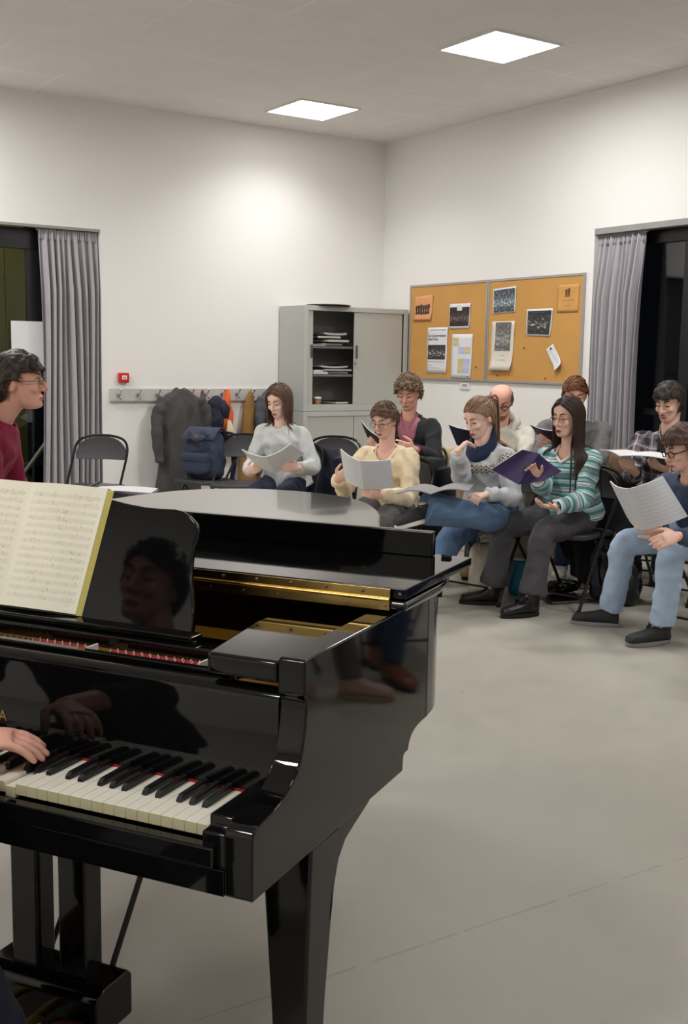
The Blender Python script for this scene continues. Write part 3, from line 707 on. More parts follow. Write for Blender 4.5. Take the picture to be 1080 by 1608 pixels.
for (a, b) in ((.0025, .047), (TL - .047, TL - .0025)):
    P('key_block', MB().prism([(-.026, .678), (-.026, .738), (-.002, .738), (-.002, .757), (.15, .757), (.15, .678)], a, b, lambda y, z, h: (h, y, z)), m_blk, smooth=0, bevel=.004)
# keys: one object each
kbd = bpy.data.objects.new('keyboard', None); col.objects.link(kbd); kbd.parent = pr; kbd.location = (0, 0, .735)
WK = .0235
def key_mesh():
    m = MB(); m.bb(-WK + .0007, -.0004, .0015, .152, -.020, 0); me = m.mesh('white_key'); recalc(me); me.materials.append(m_keyw); me.materials.append(m_keyf)
    for p in me.polygons:
        if p.normal.y < -.9: p.material_index = 1
    return me
kme = key_mesh()
bk = MB(); bk.rings([[(-.0055, .058, -.004), (.0055, .058, -.004), (.0055, .150, -.004), (-.0055, .150, -.004)], [(-.0048, .061, .006), (.0048, .061, .006), (.0052, .150, .009), (-.0052, .150, .009)], [(-.0042, .068, .0115), (.0042, .068, .0115), (.0044, .150, .0125), (-.0044, .150, .0125)]])
bme = bk.mesh('black_key'); recalc(bme); bme.materials.append(m_keyb)
names = 'C B A G F E D'.split()
for i in range(52):
    nm = names[i % 7]                                 # counting down from the top C
    k = bpy.data.objects.new('white_key', kme); col.objects.link(k); k.parent = kbd; k.location = (-i * WK, 0, 0)
    if i in (17, 19): k.location.z = -.007
    b_ = k.modifiers.new('b', 'BEVEL'); b_.width = .0008; b_.segments = 2
    # a black key sits at the left edge of B A G E D (none left of C and F)
    if nm in ('B', 'A', 'G', 'E', 'D') and i < 51:
        sh = {'B': .0022, 'A': 0, 'G': -.0022, 'E': .0018, 'D': -.0018}[nm]
        o = bpy.data.objects.new('black_key', bme); col.objects.link(o); o.parent = kbd; o.location = (-(i + 1) * WK + sh, 0, 0)
P('felt_strip', MB().bb(TL, .0, .149, .153, .728, .7385), m_felt, smooth=0)
# fallboard
fbp = [(.153, .7395), (.153, .905), (.156, .915), (.164, .922), (.176, .924), (.184, .918), (.185, .905), (.185, .7395)]
fb = P('fallboard', MB().prism(fbp, TL - .046, .046, lambda a, b, h: (h, a, b)), m_blk, smooth=35)
text_mesh('YAMAHA', .030, m_brass, .0004, 'brand_lettering', fb, (-.548, .1525, .783), (R(90), 0, 0), 'RIGHT', 1.25)
P('action_rail', MB().bb(TL - .047, .047, .188, .212, .890, .916), m_blk, smooth=0, bevel=.003)
P('front_rail', MB().bb(TL - .047, -.10, .220, .240, .89, .924), m_blk, smooth=0, bevel=.003)
# inside: gold plate, felts and pins
pl = [(a, b) for a, b in outline(-.055, .262)]
P('iron_plate', MB().prism(pl, .862, .872, lambda a, b, h: (a, b, h)), m_gold, smooth=0)
ib = MB().bb(TL - .046, .046, .25, .262, .72, .87); P('action_cover', ib, m_blk2, smooth=0)
P('gold_strip', MB().bb(TL - .04, -.09, .246, .30, .902, .910), m_gold, smooth=0)
def felt(t0, t1):
    f = P('red_felt_strip', MB().bb(t0, t1, .254, .276, .910, .917), m_felt, smooth=0)
    pn = MB(); n = int((t1 - t0) / .009); rn = random.Random(3)
    for i in range(n): x = t0 + (i + .5) * (t1 - t0) / n; pn.tube([(x, .258 + .010 * (i % 2), .915), (x + .002, .260 + .010 * (i % 2), .922)], .0016, 5)
    obj('string_loop', pn, m_chrome, f)
felt(-.575, -.435); felt(-.385, -.180); felt(-.76, -.70)
pins = MB()
for i in range(40): pins.tube([(-1.18 + i * .0155, .262, .903), (-1.18 + i * .0155, .262, .921)], .003, 6)
P('tuning_pin', pins, m_steel)
for t in (-.43, -.176): P('felt_end', MB().bb(t, t + .004, .250, .282, .910, .923), m_pages, smooth=0)
# music shelf and desk
P('shelf_rail', MB().bb(TL + .0, -.10, .300, .350, .905, .935), m_blk, smooth=0, bevel=.005)
capp = [(-.135, .395), (-.098, .155), (-.088, .150), (.046, .150), (.046, .44), (-.135, .44)]
P('side_cap', MB().prism(capp, .938, .978, lambda a, b, h: (a, b, h)), m_blk, smooth=35, bevel=.008, seg=3)
P('side_cap', MB().prism([(-1.225 - a, b) for a, b in capp], .938, .978, lambda a, b, h: (a, b, h)), m_blk, smooth=35, bevel=.008, seg=3)
P('rear_rail', MB().bb(TL, -.135, .44, .455, .89, .914), m_blk, smooth=0)
P('plate_web', MB().bb(TL, -.145, .46, .545, .900, .912), m_gold, smooth=0, bevel=.003)
P('desk_ledge', MB().bb(-.99, -.235, .322, .366, .935, .949), m_blk, smooth=0, bevel=.004)
dy, dz = .08, .235; dl_ = math.hypot(dy, dz)
def desk_pt(t, s_, h): # s_ = metres up the sloping desk, h = out towards the player
    return Vector((t, .362 + s_ * dy / dl_ - h * dz / dl_, .944 + s_ * dz / dl_ + h * dy / dl_))
dk = [(-.26, 0), (-.262, .03), (-.270, .06), (-.282, .10), (-.289, .14), (-.291, .17), (-.290, .19), (-.286, .205), (-.288, .215), (-.297, .226), (-.312, .237), (-.328, .245), (-.35, .2485), (-.38, .2475), (-.42, .2475), (-.47, .252), (-.53, .261), (-.58, .268)]
dkp = dk + [(-1.22 - a, b) for a, b in reversed(dk)]
P('music_desk', MB().prism(dkp, 0, .014, lambda a, b, h: desk_pt(a, b, -h)), m_blk, smooth=30, bevel=.003)
# main lid, flap folded back on it, lip and hinge
lo = outline(.025, .545)
P('lid', MB().prism(lo, .993, 1.013, lambda a, b, h: (a, b, h)), mat('black_lid', (12, 12, 13), rough=.12, var=0, spec=.6, coat=.7), smooth=50, bevel=.007, seg=4)
FLAP = P('lid_flap', MB().bb(TL - .122, .120, .552, .972, 1.017, 1.038), m_blk, smooth=0, bevel=.002, seg=2)
obj('flap_lip', MB().bb(TL - .045, .040, .925, .947, 1.0385, 1.097), m_blk, FLAP, smooth=0, bevel=.003)
for t in (.071, TL - .071): obj('rubber_pad', MB().box((t, .935, 1.042), (.022, .016, .008)), m_rub, FLAP, smooth=0, bevel=.002)
hg = bpy.data.objects.new('hinge', None); col.objects.link(hg); hg.parent = pr
obj('hinge_leaf', MB().bb(TL - .09, .090, .5425, .5450, 1.019, 1.037), m_brass, hg, smooth=0, bevel=.0006)
obj('hinge_leaf', MB().bb(TL - .09, .090, .5395, .5425, .994, 1.012), m_brass, hg, smooth=0, bevel=.0006)
kn = MB()
for i in range(22): a = TL - .09 + i * 1.405 / 22; kn.tube([(a, .541, 1.0155), (a + .0632, .541, 1.0155)], .0042, 10)
obj('knuckle', kn, m_brass, hg)
for zz in (1.003, 1.029):
    sc_ = MB()
    for i in range(18): sc_.ball((TL - .07 + i * .081 + (.03 if zz > 1.01 else 0), .5405, zz), (.0035, .0015, .0035), None, 8, 6)
    obj('screw', sc_, m_steel, hg)
# legs: front treble, front bass, tail
def leg(t, b, flip=1, bracket=True):
    mb = MB(); 
    zs = [(.637, .052, .058), (.55, .047, .054), (.3, .036, .042), (.07, .030, .034)]
    ring = lambda z, a, c: [(t - a, b - c, z), (t + a, b - c, z), (t + a, b + c, z), (t - a, b + c, z)]
    mb.rings([ring(*z) for z in zs]); L_ = P('leg', mb, m_blk, smooth=20, bevel=.006, seg=3)
    if bracket:
        bp_ = [(b + .04, .45), (b + .052, .52), (b + .07, .565), (b + .10, .592), (b + .15, .608), (b + .20, .622), (b + .24, .637), (b + .04, .637)]
        obj('bracket', MB().prism(bp_, t - .046, t + .0465, lambda a, c, h: (h, a, c)), m_blk, L_, smooth=30, bevel=.004)
    c = MB(); c.tube([(t, b, .07), (t, b, .05)], .028, 14); c.tube([(t - .014, b, .026), (t + .014, b, .026)], .026, 18); obj('caster', c, m_brass, L_)
leg(.045, .245); leg(TL - .045, .245); leg(-.90, 1.85, bracket=False)
# lyre
ly = bpy.data.objects.new('pedal_lyre', None); col.objects.link(ly); ly.parent = pr
for t in (-.663, -.535): obj('lyre_post', MB().rings([[(t + s1 * .036, .35 + s2 * .03, z) for s1, s2 in ((-1, -1), (1, -1), (1, 1), (-1, 1))] for z in (.15, .637)]), m_blk, ly, smooth=0, bevel=.006)
bx = [(.29, .055), (.285, .07), (.285, .135), (.295, .155), (.32, .165), (.40, .165), (.415, .15), (.415, .055)]
obj('pedal_box', MB().prism(bx, -.755, -.447, lambda a, c, h: (h, a, c)), m_blk, ly, smooth=30, bevel=.006)
for t in (-.705, -.60, -.495):
    pm = MB(); pts = crom([Vector((t, .30, .075)), Vector((t, .25, .078)), Vector((t, .20, .070)), Vector((t, .165, .056))], 5)
    pm.tube([Vector(p) for p in pts], [.017 + .010 * (i / len(pts)) ** 2 for i in range(len(pts))], 12, flat=(1, .28, (1, 0, 0))); obj('pedal', pm, mat('pedal_brass', (206, 170, 96), rough=.38, metal=.9, var=.05), ly)
for t in (-.62, -.575): obj('pedal_rod', MB().tube([(t, .39, .16), (t, .39, .64)], .003, 8), m_steel, ly)
for (p, q_) in (((-.66, .40, .16), (-.61, .66, .63)), ((-.49, .40, .16), (-.42, .60, .66))): obj('brace_rod', MB().tube([p, q_], .007, 8), m_blk2, ly)
# soundboard underside and beams
P('soundboard', MB().prism(outline(-.05, .60), .735, .745, lambda a, b, h: (a, b, h)), mat('spruce', (120, 84, 48), rough=.6), smooth=0)
bmn = MB()
for (a, b, c, d) in ((-.25, .72, -.75, 1.95), (-.9, .7, -.9, 2.0), (-1.2, .72, -1.05, 1.9)):
    bmn.box(((a + c) / 2, (b + d) / 2, .69), (.07, math.hypot(c - a, d - b) - .05, .06), Matrix.Rotation(math.atan2(-(c - a), d - b), 3, 'Z'))
P('beam', bmn, m_blk2, smooth=0)
tag(obj('cable', MB().tube([PW(-1.3, .5, .35), PW(-.95, .42, .41), PW(-.6, .46, .50), PW(-.52, .5, .66)], .004, 6), m_rub), 'thin dark cable strung behind the pedal lyre', 'cable')

# ------------------------------------------------------------------ the score on the desk
m_ivory = mat('ivory_paper', (240, 234, 196), rough=.7, var=.02)
def music_mat(name, paper, ink, staves, system, dens=.5, notes=1.):
    m = mat(name, paper, rough=.65, var=0); q = NT(m); s = q.sep(q.coord('UV')); u, v = s[0], s[1]
    sv = q.math('MULTIPLY', v, staves); fr = q.math('FRACT', sv); st = q.math('FLOOR', sv)
    inside = q.math('MULTIPLY', q.math('GREATER_THAN', fr, .25), q.math('LESS_THAN', fr, .75))
    l5 = q.math('FRACT', q.math('MULTIPLY', q.math('SUBTRACT', fr, .25), 8)); line = q.math('MULTIPLY', q.math('LESS_THAN', l5, .22), inside)
    mar = q.math('MULTIPLY', q.math('GREATER_THAN', u, .07), q.math('LESS_THAN', u, .95)); mar = q.math('MULTIPLY', mar, q.math('MULTIPLY', q.math('GREATER_THAN', v, .05), q.math('LESS_THAN', v, .94)))
    bar = q.math('LESS_THAN', q.math('FRACT', q.math('MULTIPLY', q.math('ADD', u, q.math('MULTIPLY', q.math('FLOOR', q.math('DIVIDE', sv, system)), .137)), 5.)), .018)
    bar = q.math('MULTIPLY', bar, inside)
    cb = q.N.new('ShaderNodeCombineXYZ'); q.L.new(q.math('MULTIPLY', u, 70), cb.inputs[0]); q.L.new(q.math('MULTIPLY', v, staves * 5), cb.inputs[1])
    vo = q.N.new('ShaderNodeTexVoronoi'); vo.inputs['Scale'].default_value = 1; q.L.new(cb.outputs[0], vo.inputs['Vector'])
    dens_n = q.noise(q.coord('UV'), 6, 2)
    nt_ = q.math('MULTIPLY', q.math('LESS_THAN', vo.outputs['Distance'], .30), q.math('GREATER_THAN', dens_n, dens))
    near = q.math('MULTIPLY', q.math('GREATER_THAN', fr, .12), q.math('LESS_THAN', fr, .88)); nt_ = q.math('MULTIPLY', nt_, q.math('MULTIPLY', near, notes))
    ink_f = q.math('MAXIMUM', q.math('MULTIPLY', line, .45), q.math('MAXIMUM', q.math('MULTIPLY', bar, .6), nt_)); ink_f = q.math('MULTIPLY', ink_f, mar)
    base = q.ramp(q.noise(q.coord('UV'), 2, 3), [(.3, tuple(x - 6 for x in paper)), (.7, paper)])
    q.base(q.mix(ink_f, base, lin(ink))); return m
m_score = music_mat('printed_score', (248, 243, 220), (96, 88, 78), 16, 4, .56, .6)
sc = thing('music_book', 'thick open score with ivory pages on the piano desk', 'music book', PW(-.74, .34, .95), PA)
def spt(t, s_, h): v = desk_pt(t, s_, h); return PW(v.x, v.y, v.z)
for k, (ta, tb) in enumerate(((-.738, -.541), (-.935, -.738))):
    def F(u, v, off=0.):
        t = ta + (tb - ta) * u; w_ = u if k == 0 else 1 - u
        lift = .012 + .010 * math.sin(math.pi * min(1, w_ * 1.1)) - .006 * w_
        return spt(t + .022 * (v) + (0), .008 + .272 * v + .0 * u, lift + off)
    pg = MB().slab(lambda u, v: F(u, v, -.008), (0, 0, 0), 0, 1, 1); pg = MB()
    pg.slab(lambda u, v: F(u, v, -.011), spt(0, 0, .0096) - spt(0, 0, 0), 1., 12, 6)
    wpart('page_block', pg, m_ivory, sc, smooth=40)
    pp = MB(); pp.sheet(lambda u, v: F(u, v, .0005), 16, 10); wpart('page', pp, m_score, sc, smooth=180, fix=False)
ye = MB()
for i in range(5):
    ye.slab(lambda u, v: spt(-.541 + .022 * v + .0025 * i + .002 * u, .006 + .270 * v, .004 - .001 * i), spt(0, 0, .0015) - spt(0, 0, 0), 1., 1, 4)
wpart('page_edge', ye, mat('yellowed_edge', (222, 208, 120), rough=.7), sc, smooth=0)

# ------------------------------------------------------------------ flat stand with papers behind the tail
ms = J(190, 768, 4.55)
st = thing('music_stand', 'black music stand tipped flat behind the piano tail', 'music stand', (ms.x, ms.y, 0), CAMDIR)
mz = ms.z
obj('stand_desk', MB().box((0, 0, mz - .012), (.34, .26, .012), Matrix.Rotation(R(6), 3, 'X')), m_blk2, st, smooth=0, bevel=.003)
obj('stand_lip', MB().box((0.0, .125, mz + .0), (.34, .012, .03)), m_blk2, st, smooth=0, bevel=.003)
obj('pole', MB().tube([(0, 0, .3), (0, 0, mz - .02)], .010, 10), m_blk2, st); obj('lower_pole', MB().tube([(0, 0, .06), (0, 0, .42)], .014, 10), m_blk2, st)
for i in range(3): a = i * 2.094 + .4; obj('leg', MB().tube([(0, 0, .28), (.14 * math.cos(a), .14 * math.sin(a), .10), (.30 * math.cos(a), .30 * math.sin(a), .012)], .008, 8), m_blk2, st)
p = J(196, 767, 4.5)
shp = MB().slab(lambda u, v: Vector((p.x, p.y, mz + .004 + .004 * math.sin(u * 4))) + av(CAMDIR - math.pi / 2) * ((u - .5) * .24) + av(CAMDIR) * ((v - .5) * .17), (0, 0, .0015), 1, 6, 4)
tag(obj('paper_sheet', shp, m_paper, smooth=30), 'loose white sheet lying on the flat music stand', 'paper')
# ------------------------------------------------------------------ folding chairs
m_seat = mat('charcoal_vinyl', (62, 60, 64), rough=.5, bump=.1, bscale=300)
m_tube = mat('dark_tube', (38, 37, 38), rough=.3, metal=.5, var=0)
def make_chair(label):
    o = thing('folding_chair', label, 'chair', (0, 0, 0), 0, 'padded folding chairs')
    # back pad: upside-down half oval, slightly curved
    def padF(off):
        def fn(u, v):
            a = (u - .5) * 2; z = .662 + .182 * v * math.sqrt(max(0, 1 - .93 * abs(a) ** 2.6)); x = a * (.214 - .010 * (1 - v))
            return Vector((x, -.205 - .02 * v + .022 * a * a + off - .010 * (1 - abs(2 * v - 1) ** 4) * (1 - a ** 4) * (1 if off < 0 else -1), z))
        return fn
    mb = MB(); f1, f2 = padF(-.012), padF(.012); n = 20; m_ = 6
    mb.slab(f1, (0, .024, 0), 1, n, m_); obj('backrest', mb, m_seat, o, smooth=60, bevel=.004)
    # seat pad
    pts = [(-.195, -.17), (-.205, .05), (-.20, .15), (-.16, .20), (-.08, .215), (.08, .215), (.16, .20), (.20, .15), (.205, .05), (.195, -.17), (.12, -.195), (-.12, -.195)]
    pts = [tuple(p) for p in crom([Vector(p) for p in pts] + [Vector(pts[0])], 3)][:-1]
    obj('seat', MB().prism(pts, .437, .468, lambda a, b, h: (a, b, h)), m_seat, o, smooth=50, bevel=.009, seg=3)
    # one bent tube: front feet, up past the seat, round over the back
    for s_ in (-1, 1):
        obj('leg', MB().tube([(s_ * .218, .245, .012), (s_ * .218, .10, .30), (s_ * .218, .0, .46)], .011, 8), m_tube, o)
        obj('leg', MB().tube([(s_ * .200, -.27, .012), (s_ * .200, -.10, .25), (s_ * .200, .06, .435)], .010, 8), m_tube, o)
        for (x, y) in ((s_ * .218, .245), (s_ * .200, -.27)): obj('foot_cap', MB().tube([(x, y, 0), (x, y, .03)], .014, 8), m_rub, o)
    P_ = [(-.218, .0, .46), (-.221, -.10, .60), (-.222, -.17, .70), (-.213, -.203, .77), (-.175, -.222, .822), (-.09, -.232, .848), (0, -.234, .853), (.09, -.232, .848), (.175, -.222, .822), (.213, -.203, .77), (.222, -.17, .70), (.221, -.10, .60), (.218, .0, .46)]
    obj('back_frame', MB().tube([Vector(p) for p in crom([Vector(p) for p in P_], 4)], .0105, 8), m_tube, o)
    cb = MB(); cb.tube([(-.218, .20, .10), (.218, .20, .10)], .007, 6); obj('crossbar', cb, m_tube, o)
    cb = MB(); cb.tube([(-.200, -.21, .10), (.200, -.21, .10)], .007, 6); obj('crossbar', cb, m_tube, o)
    return o
chair0 = make_chair('x'); kids0 = {}
for c_ in bpy.data.objects:
    if c_.parent is not None: kids0.setdefault(c_.parent.name, []).append(c_)
used = [False]
def place_chair(x, y, face, label):
    """face = world angle the sitter looks along"""
    o = chair0 if not used[0] else copy_tree(chair0, None, kids0)
    used[0] = True; o.location = (x, y, 0); o.rotation_euler = (0, 0, face - R(90)); o['label'] = label; return o
a = JZ(145, .8, 8.8); place_chair(a.x, a.y, turn(8), 'empty folding chair standing alone before the left curtain')
a = JZ(322, .8, 9.45); ch_b = place_chair(a.x, a.y, turn(35), 'folding chair carrying the navy backpack')
a = JZ(374, .8, 9.2); place_chair(a.x, a.y, turn(12), 'empty folding chair between backpack chair and woman in pale grey sweater')
a = JZ(519, .8, 9.1); place_chair(a.x, a.y, turn(10), 'empty folding chair in front of the cabinet, right of the pale grey sweater')

# ------------------------------------------------------------------ bags and clothes lying about
m_bp = mat('navy_canvas', (52, 60, 80), rough=.8, var=.08, bump=.2, bscale=250)
m_leather = mat('tan_leather', (150, 92, 58), rough=.5)
m_strap = mat('dark_webbing', (34, 40, 54), rough=.8)
def rbox(w_, d_, h_, e=.35, nz=10, n=24, taper=1., bulge=.0):
    rg = []
    for j in range(nz + 1):
        t = j / nz; z = h_ * t; k = (1 - (2 * t - 1) ** 8 * .35) * (1 + (taper - 1) * t) * (1 + bulge * math.sin(math.pi * t))
        ring = []
        for i in range(n):
            a = 2 * math.pi * i / n; ca, sa = math.cos(a), math.sin(a)
            ring.append(Vector((w_ / 2 * k * math.copysign(abs(ca) ** e, ca), d_ / 2 * k * math.copysign(abs(sa) ** e, sa), z)))
        rg.append(ring)
    return rg
c0 = JZ(322, .8, 9.45); bx_, by_ = c0.x, c0.y; fa = turn(28)
bk_ = thing('backpack', 'navy canvas backpack with front pocket sitting on a folding chair', 'backpack', (bx_, by_, .468), fa + R(90))
mb = MB(); mb.rings(rbox(.34, .20, .42, .4, 14, 32, .86, .06)); me = union(mb, .009, 3); fold_noise(me, .010, 9, 4)
obj('bag_body', me, m_bp, bk_, smooth=180)
mb = MB(); mb.rings([[v + Vector((0, -.115, .05)) for v in r_] for r_ in rbox(.26, .07, .17, .4, 8, 24)]); obj('front_pocket', mb, m_bp, bk_, smooth=60)
obj('pocket_flap', MB().slab(lambda u, v: Vector(((u - .5) * .27, -.152 - .008 * v * (1 - v) * 4 + .03 * max(0, v - .8), .16 + .07 * v)), (0, -.004, 0), 1, 8, 6), m_bp, bk_, smooth=50)
tf = MB().slab(lambda u, v: Vector(((u - .5) * .33 * (1 - .1 * v), -.12 + .20 * v - .02 * math.sin(u * 6), .39 + .045 * math.sin(v * 2.6) - .05 * (1 - v) ** 2)), (0, 0, .008), 1, 14, 8)
obj('top_flap', tf, m_bp, bk_, smooth=70)
obj('leather_patch', MB().box((-.01, -.117, .36), (.04, .006, .03)), m_leather, bk_, smooth=0, bevel=.002)
obj('handle', MB().tube([Vector(p) for p in crom([Vector((-.09, -.10, .40)), Vector((-.03, -.15, .345)), Vector((.06, -.15, .335)), Vector((.11, -.11, .385))], 5)], .008, 8), m_strap, bk_)
for s_ in (-1, 1): obj('strap', MB().tube([Vector(p) for p in crom([Vector((s_ * .10 + .02, .08, .40)), Vector((s_ * .15 + .04, .10, .30)), Vector((s_ * .16 + .05, .12, .14)), Vector((s_ * .15 + .05, .10, -.03))], 5)], .024, 8, flat=(1, .2, (1, 0, 0))), m_strap, bk_)

def draped(name, label, x, y, face, m, zt=.86, zb=.15, w_=.46, seed=1, out=.04, cat='jacket', front=.25):
    """garment hung over a chair back: falls behind and a little in front"""
    F_ = av(face); S_ = Vector((F_.y, -F_.x, 0)); c = Vector((x, y, 0)) - F_ * .225
    o = thing(name, label, cat, (c.x, c.y, zb)); mb = MB(); rg = []
    rnd = random.Random(seed); ph = rnd.uniform(0, 6); H = 12; N = 30
    for j in range(H + 1):
        t = j / H; z = zt - (zt - zb) * t; ww = w_ * (.72 + .28 * min(1, t * 3)) * (1 + .08 * math.sin(5 * t + ph)); dd_ = (.06 + out * min(1, 2 * t)) * (1 if t > .05 else .6)
        cc = c - F_ * (.02 + .10 * t * 0 + .02 * t) + Vector((0, 0, z))
        rg.append([cc + S_ * (ww / 2 * math.cos(2 * math.pi * k / N)) + F_ * (dd_ * math.sin(2 * math.pi * k / N) * (1 + .2 * math.sin(7 * 2 * math.pi * k / N + ph))) + Vector((0, 0, .012 * math.sin(4 * k / N * 6.28 + ph) * t)) for k in range(N)])
    mb.rings(rg)
    for s_ in (-1, 1):
        p0 = c + S_ * s_ * w_ * .40 + Vector((0, 0, zt - .06)); mb.tube([p0, p0 + S_ * s_ * .05 - Vector((0, 0, .16)), p0 + S_ * s_ * .06 + F_ * .03 - Vector((0, 0, .34)), p0 + S_ * s_ * .04 - Vector((0, 0, .50))], [.05, .05, .045, .038], 10)
    me = union(mb, .011, 2); fold_noise(me, .014, 9, seed, .5); wpart('cloth', me, m, o, smooth=180)
    col_ = MB(); col_.tube([c + S_ * a_ * .10 + F_ * (.03 - .03 * abs(a_)) + Vector((0, 0, zt + .0 - .03 * a_ * a_)) for a_ in (-1, -.6, 0, .6, 1)], .024, 8, flat=(1, .6, (0, 0, 1))); wpart('collar', col_, m, o, smooth=180)
    return o
m_tote = mat('cream_canvas', (214, 204, 184), rough=.85, var=.04, bump=.15, bscale=300)
m_teal = mat('teal_plastic', (24, 122, 156), rough=.4)
def tote(name, label, x, y, rz, w_, d_, h_, m, cat, lean=0., handles=True, seed=1):
    o = thing(name, label, cat, (x, y, 0), rz); mb = MB()
    rg = rbox(w_, d_, h_, .45, 12, 28, .96, .06); rg = [[v + Vector((lean * v.z, 0, 0)) for v in r_] for r_ in rg]; mb.rings(rg, True)
    me = union(mb, .009, 2); fold_noise(me, .010, 10, seed, .4); obj('bag_body', me, m, o, smooth=180)
    if handles:
        for s_ in (-1, 1): obj('handle', MB().tube([Vector(p) for p in crom([Vector((-w_ * .25 + lean * h_, s_ * d_ * .4, h_ - .03)), Vector((-w_ * .22 + lean * h_, s_ * d_ * .55, h_ + .03)), Vector((.0 + lean * h_, s_ * d_ * .7, h_ + .045)), Vector((w_ * .25 + lean * h_, s_ * d_ * .5, h_ - .02))], 5)], .010, 8, flat=(1, .3, (0, 1, 0))), m, o)
    return o
a = JZ(762, .0, 7.08); tote('tote_bag', 'cream canvas tote bag standing behind the black ankle boots', a.x, a.y, -YAW, .22, .12, .34, m_tote, 'bag', seed=2)
a = JZ(812, .0, 7.12); tb = tote('shopping_bag', 'teal and white bag standing between the grey trouser legs', a.x, a.y, -YAW, .13, .12, .24, m_teal, 'bag', lean=.12, handles=False, seed=3)
obj('white_rim', MB().rings([[v + Vector((.03, 0, .225)) for v in r_] for r_ in rbox(.135, .125, .03, .45, 3, 28)]), m_white, tb, smooth=60)
lp = thing('tablet', 'thin grey tablet lying on the floor beside the chair leg', 'tablet', floor_pt(886, 942)[:], R(-15))
obj('tablet_body', MB().box((0, 0, .010), (.30, .22, .014)), m_steel, lp, smooth=0, bevel=.004); obj('screen', MB().box((0, 0, .0175), (.28, .20, .001)), m_blk2, lp, smooth=0)
pc = floor_pt(880, 934)
pouch = thing('pouch', 'crumpled black pouch on top of the floor tablet', 'pouch', (pc.x, pc.y, .019), 0)
mb = MB(); mb.ball((0, 0, .03), (.13, .09, .03)); mb.tube([(.02 + .11 * math.cos(t_ * .6), .085 * math.sin(t_ * .6), .045 + .01 * math.sin(t_)) for t_ in range(11)], .016, 8); me = union(mb, .007, 1); fold_noise(me, .012, 18, 6); obj('pouch_body', me, m_blk2, pouch, smooth=180)
# ------------------------------------------------------------------ people
m_skin = mat('skin', (232, 186, 166), rough=.5, var=.05, scale=10, sss=.12, spec=.4)
m_skin2 = mat('skin_rosy', (230, 172, 152), rough=.5, var=.06, scale=10, sss=.12, spec=.4)
m_skin3 = mat('skin_pale', (238, 198, 180), rough=.5, var=.04, scale=10, sss=.12, spec=.4)
m_lip = mat('lips', (182, 108, 98), rough=.45, var=0)
m_mouth = mat('mouth_inside', (70, 22, 24), rough=.6, var=0)
m_eyew = mat('eye_white', (226, 220, 214), rough=.25, var=0)
m_iris = mat('iris', (52, 38, 30), rough=.2, var=0)
m_lash = mat('lashes', (52, 36, 30), rough=.7, var=0)
m_wire = mat('glasses_wire', (150, 136, 112), rough=.25, metal=.8, var=0)
m_dframe = mat('glasses_dark', (40, 26, 24), rough=.3, var=0)
def cloth(name, rgb, var=.05, rough=.9, bump=.14, bs=160, sheen=.06): return mat(name, rgb, rough=rough, var=var, scale=14, bump=bump, bscale=bs, sheen=sheen)

HEAD = [  # z, half width, front y, back y   (local head: x right, y forward, z up, origin between the ears)
    (-.116, .020, .068, .030), (-.112, .030, .081, .018), (-.102, .038, .088, .002), (-.088, .045, .088, -.016), (-.070, .051, .086, -.036), (-.050, .056, .085, -.056),
    (-.028, .061, .085, -.074), (-.006, .066, .084, -.086), (.010, .069, .079, -.093), (.022, .071, .082, -.096), (.034, .072, .089, -.098), (.052, .074, .090, -.100), (.074, .073, .083, -.097),
    (.092, .066, .069, -.088), (.106, .053, .050, -.072), (.115, .035, .028, -.050), (.120, .012, .004, -.022)]
HEAD = [((z if z > -.05 else -.05 + (z + .05) * .86), a, b, c) for z, a, b, c in HEAD]
def head_mesh(mb, T, male=False, jaw=1.0):
    rg = []; n = 28
    for (z, hw, yf, yb) in HEAD:
        if z < -.02: hw *= jaw
        cy = (yf + yb) / 2; ry = (yf - yb) / 2; ring = []
        for k in range(n):
            a = 2 * math.pi * k / n; ca, sa = math.cos(a), math.sin(a); e = .86 if z < 0 else .95
            x = hw * math.copysign(abs(ca) ** e, ca); y = cy + ry * math.copysign(abs(sa) ** (.8 if z > -.06 else 1), sa)
            if sa > 0 and z < .0: x *= 1 - .10 * sa
            ring.append(T @ Vector((x, y, z)))
        rg.append(ring)
    mb.rings(rg)
    # brow, nose, cheeks, lips mound, chin, ears
    mb.ball(T @ Vector((0, .077, .031)), (.046, .017, .012), T.to_3x3())
    nose = [(0, .082, .024), (0, .093, .006), (0, .105, -.016), (0, .111, -.027), (0, .097, -.036)]
    mb.tube([T @ Vector(p) for p in nose], [.007, .0085, .0105, .0115, .009], 10)
    for s_ in (-1, 1):
        mb.ball(T @ Vector((s_ * .010, .094, -.031)), (.0085, .010, .0075), T.to_3x3(), 10, 8)
        mb.ball(T @ Vector((s_ * .036, .066, -.022)), (.022, .020, .022), T.to_3x3(), 12, 8)
        E_ = Euler((R(-10), 0, s_ * R(-18))).to_matrix()
        mb.ball(T @ Vector((s_ * .074, -.012, -.004)), (.0075, .019, .031), T.to_3x3() @ E_, 12, 10)
        mb.ball(T @ Vector((s_ * .032, .074, .010)), (.0165, .012, .010), T.to_3x3(), 10, 8)
    mb.ball(T @ Vector((0, .084, -.062)), (.026, .011, .014), T.to_3x3(), 12, 8)
    mb.ball(T @ Vector((0, .078, -.090)), (.019, .013, .013), T.to_3x3(), 12, 8)
